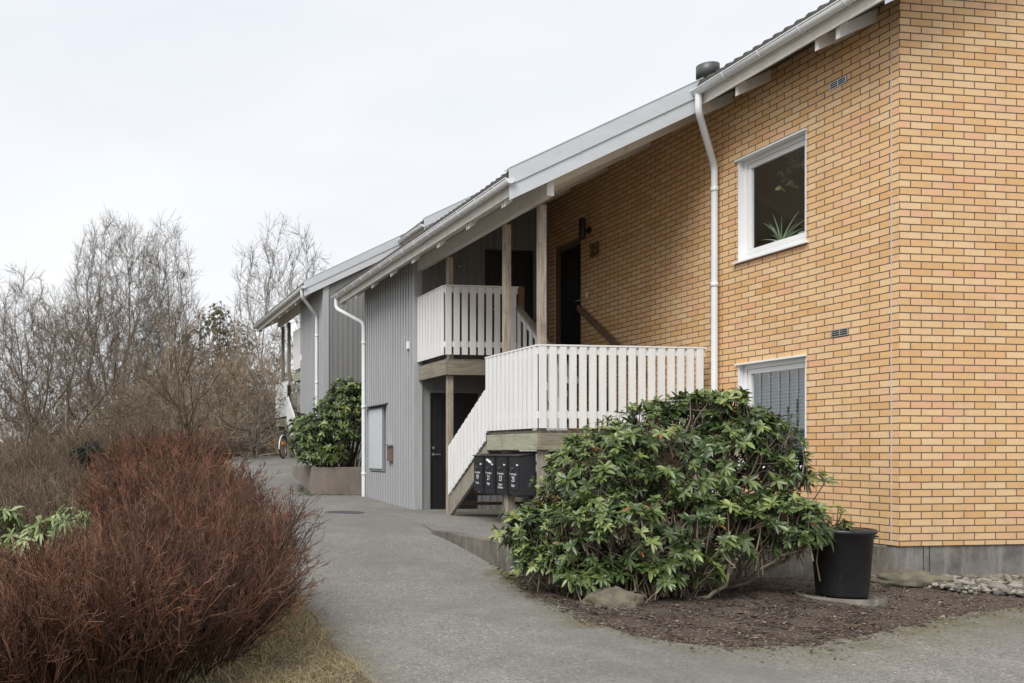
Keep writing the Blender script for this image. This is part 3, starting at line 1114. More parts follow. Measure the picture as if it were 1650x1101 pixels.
def house(idx, dz, U0, U1, label, ext, box, near_verge, windows, door, skinlow=-2.2):
    fr = Frame((0, U0, -1.28 + dz))
    h = thing('terraced_house', fr, label, 'house')
    e0, e1 = ext
    b0, b1 = box
    top = zu(0, dz)
    # brick facade
    mb = MB()
    holes = [(w[0], w[1], w[2], w[3]) for w in windows] + ([door] if door else [])
    z0 = -.953 + dz
    skin(mb, FV(0.), U0, U1, z0, top, holes, .14)
    # end wall
    q = lambda a, z, dep: (a, U0 + dep, z)
    skin(mb, q, 0., 5., z0, top, [], .1, rev=True, top=lambda a: zu(a, dz))
    mb.poly([(5, U0, z0), (5, U0, zu(5, dz)), (10, U0, zu(0, dz)), (10, U0, z0)][::-1])
    mb.poly([(10, U0, z0), (10, U0, zu(0, dz)), (10, U1, zu(0, dz)), (10, U1, z0)][::-1])
    mb.poly([(0, U1, z0), (0, U1, zu(0, dz)), (5, U1, zu(5, dz)), (10, U1, zu(0, dz)), (10, U1, z0)])
    mb.quad((0, U0, z0), (0, U1, z0), (.02, U1, z0), (.02, U0, z0))
    mb.quad((0, U0, z0), (.02, U0, z0), (10, U0 + .02, z0), (10, U0, z0))
    mb.build('brick_wall', M['brick'], h, fr)
    mb = MB()
    mb.box(.02, 9.98, U0 + .02, U1, skinlow + dz, z0 - .002)
    mb.build('plinth', M['concrete'], h, fr)
    if idx == 1:
        for q_ in ((.016, .02, .60, .606), (.29, .295, .015, .02), (.36, .365, .015, .02)):
            MB().box(*q_, -2, z0 - .01).build('plinth_joint', M['darkgap'], h, fr)
        mb = MB().box(-.0035, .0, .094, .104, z0, top)
        mb.build('expansion_joint', simple('pale_mortar', (.5, .47, .42), .9), h, fr)
    # grey annexe: front wall (facing -v) with narrow battens, near wall with wide boards
    vf = -2.53
    za = -1.35 + dz
    nd = (-2.26, -1.35, -1.02 + dz, 1.06 + dz); ud = (-1.18, -.36, 1.6 + dz, 3.6 + dz)
    holesN = [nd, ud] if idx == 1 else []
    mb = MB()
    skin(mb, FV(vf), b0, b1, za, zu(vf, dz), [], .1)
    mb.quad((vf, b1, za), (0, b1, za), (0, b1, zu(0, dz)), (vf, b1, zu(vf, dz)))
    ceilv = zu(vf, dz)
    As = sorted({vf, 0., *[h_[0] for h_ in holesN], *[h_[1] for h_ in holesN]})
    skin(mb, FU(b0), vf, 0., za, 3.7 + dz, holesN, .05, top=lambda a: 3.7 + dz) if False else None
    # near wall built below the sloping ceiling
    Zs = sorted({za, *[q_ for h_ in holesN for q_ in (h_[2], h_[3])]})
    for i in range(len(As) - 1):
        for j in range(len(Zs)):
            ca = (As[i] + As[i + 1]) / 2
            zlo = Zs[j]
            if j == len(Zs) - 1:
                zl, zr = zu(As[i], dz), zu(As[i + 1], dz)
                cz = (zlo + zl) / 2
            else:
                zl = zr = Zs[j + 1]
                cz = (zlo + zl) / 2
                if zl > min(zu(As[i], dz), zu(As[i + 1], dz)):
                    zl = min(zl, zu(As[i], dz)); zr = min(zr, zu(As[i + 1], dz))
            if any(h_[0] < ca < h_[1] and h_[2] < cz < h_[3] for h_ in holesN): continue
            if zl <= zlo + 1e-4 and zr <= zlo + 1e-4: continue
            mb.quad((As[i], b0, zlo), (As[i + 1], b0, zlo), (As[i + 1], b0, zr), (As[i], b0, zl))
    for (ha, hb, hc, hd) in holesN:
        for (p, r_) in (((ha, hc), (ha, hd)), ((ha, hd), (hb, hd)), ((hb, hd), (hb, hc)), ((hb, hc), (ha, hc))):
            mb.quad((p[0], b0, p[1]), (r_[0], b0, r_[1]), (r_[0], b0 + .06, r_[1]), (p[0], b0 + .06, p[1]))
    aw = mb.build('annexe_wall', M['grey'], h, fr)
    MB().box(vf - .004, vf - .001, b0 + .1, b1 - .06, za, zu(vf, dz) - .01).build('gap_shade_panel', M['gapshade'], aw, fr)  # thin dark panel painting in the shade between the battens
    mb = MB()
    hs = []
    if idx == 1: hs = [(9.30, 10.34, -.40, 0.92)]
    battens(mb, FV(vf), b0 + .09, b1 - .05, za + .02, lambda a: zu(vf, dz) - .01, hs, .157, .085, .04)
    mb.build('batten_cladding', M['grey_light'], aw, fr)
    mb = MB()
    battens(mb, FU(b0), vf + .14, 0., za + .02, lambda a: zu(a, dz) - .01, [(q_[0] - .06, q_[1] + .06, q_[2], q_[3] + .06) for q_ in holesN], .13, .035, .016)
    mb.build('board_cladding', M['grey'], aw, fr)
    for q_ in ((vf - .03, vf - .002, b0 - .028, b0 + .10), (vf - .002, vf + .12, b0 - .028, b0 - .002), (vf - .03, vf - .002, b1 - .06, b1 + .02)):
        MB().box(*q_, za, zu(vf, dz)).build('corner_board', M['grey_light'], aw, fr)
    if idx == 1:
        for (a, b, c, d, nm) in ((*nd, 'lower'), (*ud, 'upper')):
            mb = MB()
            mb.box(a, b, b0 + .035, b0 + .06, c, d)
            # shallow vertical grooves suggested by raised boards
            k = a + .06
            while k < b - .08:
                mb.box(k, k + .085, b0 + .028, b0 + .034, c + .08, d - .08); k += .1
            dr = mb.build('door', M['black'], h, fr)
            mb = MB()
            for (x0, x1, z_0, z_1) in ((a - .045, a, c, d + .05), (b, b + .045, c, d + .05), (a, b, d, d + .05)):
                mb.box(x0, x1, b0 - .022, b0 + .03, z_0, z_1)
            mb.build('door_frame', M['grey'] if nm == 'lower' else M['black'], dr, fr)
            mb = MB()
            hz = c + .98
            mb.lathe((0, 0, 0), [(0, 0)], 4) if False else None
            mb.tube([(a + .07, b0 + .03, hz), (a + .07, b0 - .03, hz)], .014, 10)
            mb.tube([(a + .07, b0 - .03, hz), (a + .19, b0 - .03, hz)], .011, 10)
            mb.tube([(a + .07, b0 + .03, hz), (a + .07, b0 + .018, hz)], .027, 14)
            mb.build('handle', M['steel'], dr, fr)
            MB().tube([(a + .07, b0 + .03, hz + .12), (a + .07, b0 + .012, hz + .12)], .027, 14).build('lock', M['steel'], dr, fr)
        mb = MB().box(nd[0] - .04, nd[1] + .04, b0 - .06, b0 + .05, nd[2] - .03, nd[2])
        mb.build('door_step', M['concrete'], h, fr)
    # soffits and roofs
    uend = U1
    rf = roof_part(h, fr, U0 - (.35 if idx == 1 else .05), e0, -.5, 5.0, dz)
    rf2 = roof_part(h, fr, e0, e1, -3.0, 5.0, dz)
    rf3 = roof_part(h, fr, e1, uend, -.5, 5.0, dz)
    back = MB().prism_v([(5.002, zu(5, dz)), (10.5, zu(-.5, dz)), (10.5, zu(-.5, dz) + .24), (5.002, zu(5, dz) + .24)], U0 - (.35 if idx == 1 else .05), uend)
    back.build('roof', M['tile'], h, fr)
    verge(rf2, fr, e0, -3.05, -.46, dz)
    if idx == 1: verge(rf, fr, U0 - .35, -.5, 5.0, dz)
    if near_verge: verge(rf, fr, U0 - .05, -.55, 5.0, dz)
    gutter(rf, fr, U0 - (.33 if idx == 1 else .04), e0 + .05, -.57, zu(-.5, dz) + .17, dz)
    gutter(rf2, fr, e0 - .08, e1 + .03, -3.07, zu(-3.0, dz) + .165, dz)
    # rafter tails under the high eave
    us = [3.0 - 0.45, 1.9, .62, .33] if idx == 1 else [U0 + .5, U0 + 1.5]
    for u in us:
        if u > e0: u = e0 + .06
        mb = MB().prism_v([(-.44, zu(-.44, dz) - .13), (.0, zu(0, dz) - .14), (.0, zu(0, dz) - .002), (-.44, zu(-.44, dz) - .002)], u - .05, u)
        mb.build('rafter_tail', M['white'], rf, fr)
    MB().prism_v([(-.34, zu(-.34, dz) - .006), (-.004, zu(-.004, dz) - .006), (-.004, zu(-.004, dz) - .001), (-.34, zu(-.34, dz) - .001)], U0 - .3, e0).build('eave_shade_strip', M['darkgap'], rf, fr)  # black strip painting in the dark space under the eave
    # paired tail battens under the low eave
    u = e0 + .32
    while u < e1 - .2:
        mb = MB()
        for o in (0, .07):
            mb.prism_v([(-2.96, zu(-2.96, dz) - .09), (-2.86, zu(-2.86, dz) - .07), (-2.86, zu(-2.86, dz) - .002), (-2.96, zu(-2.96, dz) - .002)], u + o, u + o + .035)
        mb.build('tail_batten', M['white'], rf2, fr)
        u += 1.18
    # beam carried by the posts, and rafters seen from below
    bu0, bu1 = (e0 + .1, b0) if idx == 1 else (b1, e1 - 1.1)
    mb = MB().box(-2.50, -2.405, bu0, bu1, zu(-2.45, dz) - .24, zu(-2.45, dz) - .03)
    mb.build('roof_beam', M['white'], rf2, fr, bevel=.004)
    mb = MB()
    u = bu0 + .5
    while u < bu1:
        mb.prism_v([(-2.4, zu(-2.4, dz) - .12), (-.02, zu(-.02, dz) - .12), (-.02, zu(-.02, dz) - .002), (-2.4, zu(-2.4, dz) - .002)], u, u + .045)
        u += 1.2
    mb.build('rafter', M['cream'], rf2, fr)
    return h, fr, rf, rf2


W_UP = (1.275, 2.45, 2.42, 3.72)
W_LO = (1.275, 2.45, -.20, 1.12)
DOOR = (6.42, 7.38, 1.6, 3.66)
h1, f1, rfa, rfb = house(1, 0., 0., 12.72, 'near two-storey yellow brick house with grey wooden annexe and white eaves', (2.53, 11.33), (7.57, 10.74), False, [W_UP, W_LO], DOOR)
h2, f2, rfc, rfd = house(2, .8, 12.76, 24.0, 'farther grey boarded house up the slope with its own white gutter and covered stairs', (14.52, 22.2), (14.58, 17.3), True, [], None, -3.0)

for i, wv in enumerate((W_UP, W_LO)):
    win, inner = window(h1, f1, *wv)
    room(h1, f1, *wv)
    MB().box(.14, .36, wv[0] - .05, wv[1] + .05, wv[2] + .02, wv[2] + .05).build('inner_sill', M['sillstone'], win, f1)
    if i == 1:
        # pleated sheer curtain and slats standing in for blinds reflected in the pane
        mb = MB()
        n = 110
        pts = [(.25 + .035 * math.sin(k * .62) + .012 * math.sin(k * 1.7), wv[0] + .02 + (wv[1] - wv[0] - .04) * k / n) for k in range(n + 1)]
        for k in range(n):
            mb.add([(pts[k][0], pts[k][1], wv[2] + .06), (pts[k + 1][0], pts[k + 1][1], wv[2] + .06), (pts[k + 1][0], pts[k + 1][1], wv[3] - .02), (pts[k][0], pts[k][1], wv[3] - .02)], [(0, 1, 2, 3)], True)
        mb.build('curtain', M['curtain'], win, f1)
        mb = MB()
        z = wv[2] + .08
        while z < wv[3] - .1:
            mb.hexa([(.155, wv[0] + .08, z), (.155, wv[1] - .08, z), (.178, wv[1] - .08, z + .010), (.178, wv[0] + .08, z + .010),
                     (.155, wv[0] + .08, z + .002), (.155, wv[1] - .08, z + .002), (.178, wv[1] - .08, z + .012), (.178, wv[0] + .08, z + .012)])
            z += .042
        mb.build('reflected_slats', M['curtain'], win, f1)

# dark door in the brick wall
mb = MB()
a, b, c, d = DOOR
mb.box(.085, .13, a + .05, b - .09, c, d - .10)
for k in range(7):
    mb.box(.078, .084, a + .12 + k * .1, a + .19 + k * .1, c + .1, c + .95)
dr = mb.build('door', M['black'], h1, f1)
mb = MB().box(.074, .083, a + .2, a + .62, c + 1.05, d - .28)
mb.build('door_panel', M['blackbox'], dr, f1)
mb = MB()
mb.box(.04, .14, a, a + .05, c, d); mb.box(.04, .14, b - .09, b, c, d); mb.box(.04, .14, a + .05, b - .09, d - .1, d)
mb.build('door_frame', M['brownwood'], dr, f1)
mb = MB().tube([(.08, a + .12, c + 1.0), (.03, a + .12, c + 1.0), (.03, a + .24, c + 1.0)], .011, 8)
mb.build('handle', M['steel'], dr, f1)

# vents in the brick
for (uc, zc_) in ((.80, 4.07), (.775, 1.32)):
    mb = MB().box(-.004, .012, uc - .12, uc + .12, zc_ - .045, zc_ + .035)
    v = mb.build('wall_vent', M['darkgap'], h1, f1)
    mb = MB()
    mb.box(-.010, -.0045, uc - .12, uc + .12, zc_ + .025, zc_ + .035); mb.box(-.010, -.0045, uc - .12, uc + .12, zc_ - .045, zc_ - .035)
    for uu in (uc - .12, uc - .008, uc + .108):
        mb.box(-.010, -.0045, uu, uu + .014, zc_ - .035, zc_ + .025)
    for zz in (-.018, .004):
        mb.box(-.009, -.0045, uc - .106, uc - .008, zc_ + zz, zc_ + zz + .007); mb.box(-.009, -.0045, uc + .006, uc + .108, zc_ + zz, zc_ + zz + .007)
    mb.build('vent_grille', M['steel'], v, f1)

# roof vent pipe
mb = MB().lathe((.0, 3.05, 4.66), [(.12, 0), (.12, .36), (.145, .37), (.145, .52), (.135, .525), (.13, .45), (.0, .44)], 28)
mb.build('vent_pipe', M['ventgrey'], h1, f1)

# downspouts
downspout(rfa, f1, [(-.57, 2.42, zu(-.5) + .12), (-.57, 2.42, zu(-.5) - .10), (-.08, 2.80, 3.75), (-.08, 2.80, -1.2)], .042, (3.45, 2.2, .4))
downspout(rfb, f1, [(-3.07, 11.17, zu(-3.) + .11), (-3.07, 11.17, zu(-3.) - .10), (-2.61, 10.64, 2.72), (-2.61, 10.64, -1.02)], .042, (2.3, .95, -.45))
downspout(rfd, f2, [(-3.07, 14.70, zu(-3., .8) + .11), (-3.07, 14.70, zu(-3., .8) - .06), (-2.61, 15.05, 3.5), (-2.61, 15.05, -.4)], .042, (3.0, 1.8, 0.4))

# fittings on the grey wall of house 1
mb = MB().box(-2.575, -2.532, 9.34, 10.32, -.38, .90)
cb = mb.build('meter_cabinet', M['grey'], h1, f1, label='tall pale grey meter cabinet')
MB().box(-2.592, -2.576, 9.42, 10.28, -.33, .87).build('cabinet_door', M['verge'], cb, f1, bevel=.004)
MB().hexa([(-2.66, 9.1, .92), (-2.66, 10.5, .92), (-2.53, 10.5, .95), (-2.53, 9.1, .95), (-2.66, 9.1, .935), (-2.66, 10.5, .935), (-2.53, 10.5, .97), (-2.53, 9.1, .97)]).build('cabinet_cover', M['ventgrey'], cb, f1)
mb = MB().box(-2.63, -2.575, 8.74, 8.93, -.17, .11)
lb = mb.build('key_box', M['rust'], h1, f1)
MB().box(-2.68, -2.575, 8.71, 9.0, .12, .145).build('key_box_hood', M['steel'], lb, f1)
MB().box(-2.60, -2.557, 7.78, 7.88, 1.86, 2.0).build('switch_box', M['white'], h1, f1, bevel=.01)
MB().box(-2.60, -2.557, 17.1, 17.2, 2.55, 2.72).build('switch_box', M['white'], h2, f2, bevel=.01)
mb = MB().tube([(-1.74, 7.56, 3.31), (-1.74, 7.50, 3.31)], .022, 10).tube([(-1.74, 7.50, 3.31), (-1.62, 7.50, 3.33)], .010, 8)
mb.build('wall_handle', M['steel'], h1, f1)

# wall lamp and house number beside the brick door
mb = MB()
mb.lathe((-.135, 6.12, 3.72), [(0, -.17), (.05, -.17), (.055, -.16), (.055, .16), (.05, .17), (0, .17)], 20)
wl_fr = Frame((-.06, 6.12, 3.70))
wl = thing('wall_lamp', wl_fr, 'black cylindrical up-and-down lamp on the brick wall above the house number', 'lamp')
mb.build('lamp_body', M['blackbox'], wl, wl_fr)
MB().tube([(-.0, 6.12, 3.70), (-.03, 6.12, 3.70)], .055, 18).tube([(-.03, 6.12, 3.70), (-.1, 6.12, 3.70)], .02, 10).build('bracket', M['blackbox'], wl, wl_fr)
nf = Frame((-.03, 5.92, 3.33))
hn = text_mesh('21', .30, 'house_number', M['brownwood'], None, nf, (-.03, 5.92, 3.33), thick=.012, bold=.008)
nf.place(hn)
tag(hn, 'dark wooden numerals 21 fixed to the brick beside the upstairs door', 'house number')
sf = Frame((-.01, 5.98, 2.56))
tag(MB().box(-.02, -.001, 6.18, 6.24, 2.60, 2.68).build('door_bell', M['white'], None, sf, bevel=.003), 'small white bell push on the brick beside the upstairs door', 'door bell')


# ------------------------------------------------------------------ staircases
def stairs(uw, sg, dz, bal, foot, l0, l1, p_list, name_label, wood_post):
    """uw: plane of the annexe wall; sg: direction the stair runs from it"""
    U = lambda s: uw + sg * s
    fr = Frame((-1.25, U(2.5), -1.0 + dz))
    st = thing('outdoor_staircase', fr, name_label, 'staircase')

    def bx(mb, v0, v1, s0, s1, z0, z1):
        a, b = sorted((U(s0), U(s1)))
        return mb.box(v0, v1, a, b, z0 + dz, z1 + dz)

    VO = -2.45
    fl = 1.60      # upper floor
    lf = .30       # landing
    # frames
    mb = MB(); bx(mb, VO - .03, VO + .02, .03, bal, 1.27, 1.50)
    mb.build('balcony_beam', M['weatheredh'] if sg < 0 else M['greenwood'], st, fr, bevel=.006)
    mb = MB(); bx(mb, VO - .028, -.02, bal + .002, bal + .05, 1.27, 1.50)
    mb.build('balcony_beam', M['weatheredh'], st, fr, bevel=.006)
    mb = MB()
    s = .03
    while s < bal:
        bx(mb, VO, -.02, s, min(s + .115, bal), 1.505, 1.535); s += .12
    mb.build('balcony_deck', M['weathered'], st, fr)
    mb = MB(); bx(mb, VO - .03, VO + .02, l0, l1 - .002, .03, .25)
    mb.build('landing_beam', M['greenwood'], st, fr, bevel=.006)
    mb = MB(); bx(mb, VO - .028, -.1, l1, l1 + .045, .03, .25)
    mb.build('landing_beam', M['weatheredh'], st, fr, bevel=.006)
    mb = MB()
    s = l0
    while s < l1:
        bx(mb, VO, -.06, s, min(s + .115, l1), .255, .285); s += .12
    mb.build('landing_deck', M['weathered'], st, fr)

    # railing helpers
    def side_panel(s0, s1, zt, zb, v, name='picket_panel'):
        """pickets facing -v along u"""
        mb = MB()
        L = abs(s1 - s0); n = max(2, round(L / .137)); stp = L / n
        for k in range(n):
            a = min(s0, s1) + stp * k
            bx(mb, v - .024, v, a + .018, a + stp - .018, zb, zt - .004)
        lo, hi = min(s0, s1), max(s0, s1)
        bx(mb, v + .001, v + .035, lo, hi, zt - .10, zt)
        bx(mb, v + .001, v + .035, lo, hi, zb + .13, zb + .22)
        bx(mb, v - .028, v + .04, lo, hi, zt + .001, zt + .022)
        return mb.build(name, M['white'], st, fr)

    def front_panel(v0, v1, s, zt, zb):
        """pickets facing along u (outwards from the annexe)"""
        mb = MB()
        L = v1 - v0; n = max(2, round(L / .137)); stp = L / n
        for k in range(n):
            a = v0 + stp * k
            bx(mb, a + .003, a + stp - .040, s, s + .024, zb, zt - .004)
        bx(mb, v0, v1, s - .036, s - .001, zt - .10, zt)
        bx(mb, v0, v1, s - .036, s - .001, zb + .13, zb + .22)
        bx(mb, v0, v1, s - .04, s + .028, zt + .001, zt + .022)
        return mb.build('picket_panel', M['white'], st, fr)

    def slope_panel(sa, sb, za_t, zb_t, za_b, zb_b, v, pitch=.137, gp=.018, th=.024):
        mb = MB()
        L = abs(sb - sa); n = max(2, round(L / pitch)); stp = L / n
        T = lambda s: (za_t + (zb_t - za_t) * (s - sa) / (sb - sa), za_b + (zb_b - za_b) * (s - sa) / (sb - sa))
        lo = min(sa, sb)
        for k in range(n):
            a = lo + stp * k + gp; b = lo + stp * (k + 1) - gp
            (t0, b0_), (t1, b1_) = T(a), T(b)
            ua, ub = U(a), U(b)
            P = [(v - th, ua, b0_ + dz), (v, ua, b0_ + dz), (v, ub, b1_ + dz), (v - th, ub, b1_ + dz),
                 (v - th, ua, t0 + dz), (v, ua, t0 + dz), (v, ub, t1 + dz), (v - th, ub, t1 + dz)]
            mb.hexa(P)
        for (o0, o1) in ((-.10, -.01), (None, None)):
            pts = []
            for s_ in (sa, sb):
                t, b = T(s_)
                if o0 is not None: pts.append((U(s_), t + o0 + dz, t + o1 + dz))
                else: pts.append((U(s_), b + .12 + dz, b + .20 + dz))
            mb.hexa([(v + .001, pts[0][0], pts[0][1]), (v + .035, pts[0][0], pts[0][1]), (v + .035, pts[1][0], pts[1][1]), (v + .001, pts[1][0], pts[1][1]),
                     (v + .001, pts[0][0], pts[0][2]), (v + .035, pts[0][0], pts[0][2]), (v + .035, pts[1][0], pts[1][2]), (v + .001, pts[1][0], pts[1][2])])
        return mb.build('picket_panel', M['white'], st, fr)

    def slant(sa, sb, z0a, z1a, z0b, z1b, v0, v1, name, mat):
        mb = MB()
        mb.hexa([(v0, U(sa), z0a + dz), (v1, U(sa), z0a + dz), (v1, U(sb), z0b + dz), (v0, U(sb), z0b + dz),
                 (v0, U(sa), z1a + dz), (v1, U(sa), z1a + dz), (v1, U(sb), z1b + dz), (v0, U(sb), z1b + dz)])
        return mb.build(name, mat, st, fr, bevel=.004)

    # balcony rails
    side_panel(.02, bal + .03, 2.72, 1.60, VO - .032)
    front_panel(VO - .03, -1.22, bal + .052, 2.72, 1.60)
    # landing rails
    side_panel(l0, l1 + .045, 1.365, .31, VO - .032)
    front_panel(VO - .03, -.14, l1 + .046, 1.365, .31)
    # lower flight
    slant(foot, l0, -1.03, -.70, -.14, .155, VO - .02, VO + .03, 'stringer', M['weathered'])
    slant(foot, l0, -1.03, -.70, -.14, .155, -1.33, -1.28, 'stringer', M['weathered'])
    slope_panel(foot, l0 + .0, .085, .92, -.70, .17, VO - .032)
    slope_panel(foot, l0 + .0, .085, .92, -.70, .17, -1.26)
    run = l0 - foot
    for k in range(7):
        mb = MB()
        s = foot + .04 + run * k / 7
        bx(mb, VO + .031, -1.331, s, s + .26, -.84 + k * .163, -.80 + k * .163)
        mb.build('tread', M['brownwood'], st, fr)
    # upper flight
    ur = l0 - bal
    slant(l0, bal, .0, .28, 1.28, 1.54, -1.22, -1.17, 'stringer', M['weathered'])
    slant(l0, bal, .0, .28, 1.28, 1.54, -.10, -.05, 'stringer', M['weathered'])
    slope_panel(bal + .02, l0, 2.38, 1.12, 1.62, .38, -1.225, .21, .055, .016)
    slant(bal, l0 + .3, 2.42, 2.47, .99, 1.04, -1.27, -1.17, 'handrail', M['weathered'])
    slant(bal - .1, l0 + .2, 2.40, 2.50, 1.08, 1.18, -.10, -.055, 'handrail', M['brownwood'])
    for k in range(7):
        mb = MB()
        s = l0 - .02 - ur * (k + .2) / 7
        bx(mb, -1.165, -.105, s - .26, s, .44 + k * .165, .48 + k * .165)
        mb.build('tread', M['brownwood'], st, fr)
    # posts
    mb = MB(); bx(mb, -1.215, -1.12, bal - .02, bal + .08, 1.27, 2.745)
    mb.build('post', M['brownwood'], st, fr, bevel=.005)
    topz = zu(-2.45) - .242
    for sp_ in p_list:
        mb = MB(); bx(mb, -2.405, -2.31, sp_ - .048, sp_ + .048, -1.2, topz + .0)
        mb.build('post', M['postwood'] if sg < 0 else wood_post, st, fr, bevel=.006)
    for (v, s) in ((-1.3, l0 + .1), (-1.3, l1 - .06), (-.2, l1 - .06), (-.2, l0 + .1)):
        mb = MB(); bx(mb, v, v + .095, s - .048, s + .048, -1.45, .03)
        mb.build('post', M['weathered'], st, fr, bevel=.006)
    mb = MB(); bx(mb, -2.404, -2.309, l1 - .11, l1 - .015, -1.45, .25)
    mb.build('post', M['weathered'], st, fr, bevel=.006)
    return st


stairs(7.57, -1, 0., 1.29, 1.52, 3.02, 4.62, (1.22, 3.43, 4.50), 'white picketed outdoor staircase with landing and balcony against the near brick house', None)
stairs(17.3, 1, .8, 1.28, 1.0, 2.3, 4.15, (.7, 2.66, 3.66), 'distant narrow white-railed staircase beyond the far grey annexe', M['weathered'])

# ------------------------------------------------------------------ mailboxes
fr = Frame((-2.52, 3.72, -1.0))
mp = thing('mailbox_stand', fr, 'grey timber post with crossbar carrying the four black mailboxes', 'post')
MB().box(-2.56, -2.45, 3.66, 3.77, -1.1, -.57).build('post', M['weathered'], mp, fr, bevel=.006)
MB().box(-2.54, -2.48, 3.18, 4.66, -.60, -.567).build('crossbar', M['ventgrey'], mp, fr)
nums = [('25', ['Edgar']), ('23', ['Rosen', 'Clemens']), ('21', ['Edgar']), ('19', ['Crona'])]
labs = ['black mailbox numbered 25, the nearest of the row beside the bush', 'black mailbox numbered 23 with two name lines, between boxes 21 and 25',
        'black mailbox numbered 21 with a paper sticking in its slot', 'black mailbox numbered 19 at the far end nearest the door']
for i, (nn_, nm) in enumerate(nums):
    u0 = 3.13 + i * .40; u1 = u0 + .335
    fr = Frame((-2.5, (u0 + u1) / 2, -.565))
    t = thing('mailbox', fr, labs[i], 'mailbox', 'black mailboxes on the shared post')
    vf, vb = -2.63, -2.405
    zb, zt = -.565, -.055
    mb = MB().prism_v([(vf, zb), (vb, zb), (vb, zt + .035), (vf, zt)], u0, u1)
    mb.build('body', M['blackbox'], t, fr, bevel=.006)
    MB().prism_v([(vf - .02, zt + .001), (vb, zt + .038), (vb, zt + .048), (vf - .02, zt + .011)], u0 - .012, u1 + .012).build('lid', M['blackbox'], t, fr)
    mb = MB().box(vf - .006, vf - .001, u0 + .03, u1 - .03, zt - .11, zt - .03)
    mb.build('flap', M['ventgrey'] if False else M['plastic'], t, fr, bevel=.002)
    MB().box(vf - .011, vf - .001, u0 + .02, u1 - .04, -.50, zt - .125).build('front_door', M['blackbox'], t, fr, bevel=.003)
    mb = MB().tube([(vf - .011, u0 + .19, zt - .165), (vf - .03, u0 + .19, zt - .165)], .02, 14)
    lk = mb.build('lock', M['ventgrey'], t, fr)
    MB().box(vf - .014, vf - .002, u0 + .045, u0 + .085, zt - .122, zt - .104).build('tag', M['textwhite'], t, fr)
    um = (u0 + u1) / 2 + .01
    text_mesh('Tennisvägen', .042, 'street_text', M['textwhite'], t, fr, (vf - .0125, um, zt - .235), thick=.0006, bold=-.0004)
    text_mesh(nn_, .10, 'number_text', M['textwhite'], t, fr, (vf - .0125, um, zt - .305), thick=.0006, bold=0)
    for j, w_ in enumerate(nm):
        text_mesh(w_, .046, 'name_text', M['textwhite'], t, fr, (vf - .0125, um, zt - .385 - .04 * j), thick=.0006, bold=0)
    if i == 2:
        MB().hexa([(vf - .03, u0 + .09, zt - .10), (vf - .03, u0 + .22, zt - .055), (vf + .01, u0 + .22, zt - .05), (vf + .01, u0 + .09, zt - .095),
                   (vf - .03, u0 + .09, zt - .085), (vf - .03, u0 + .22, zt - .040), (vf + .01, u0 + .22, zt - .035), (vf + .01, u0 + .09, zt - .08)]).build('paper', M['textwhite'], t, fr)

# ------------------------------------------------------------------ planter
pc = [(1.37, 20.0), (3.0, 20.15), (3.6, 23.3), (1.10, 23.3)]
fr = Frame((2.0, 21.5, -1.0), False)
pt = thing('concrete_planter', fr, 'low brown concrete planting box beside the road under the far rhododendron', 'planter')
zt = -.32
mb = MB()
for i in range(4):
    a = np.array(pc[i]); b = np.array(pc[(i + 1) % 4])
    d = (b - a) / np.linalg.norm(b - a); n = np.array([-d[1], d[0]])
    aa = a + n * .0; bb = b
    q = [a, b, b + n * .12, a + n * .12]
    mb.hexa([(*q[0], -1.6), (*q[1], -1.6), (*q[2], -1.6), (*q[3], -1.6), (*q[0], zt - .001 * i), (*q[1], zt - .001 * i), (*q[2], zt - .001 * i), (*q[3], zt - .001 * i)])
mb.build('planter_wall', M['planterc'], pt, fr, bevel=.008)
MB().poly([(p[0], p[1], zt - .08) for p in [(1.45, 20.08), (2.95, 20.2), (3.5, 23.2), (1.2, 23.2)]]).build('planter_soil', M['bed'], pt, fr)


# ------------------------------------------------------------------ rhododendrons
def px(cx, cy, Y):
    return np.array([(cx - 400) / 1500 * Y, Y, (729 - cy) / 1500 * Y])


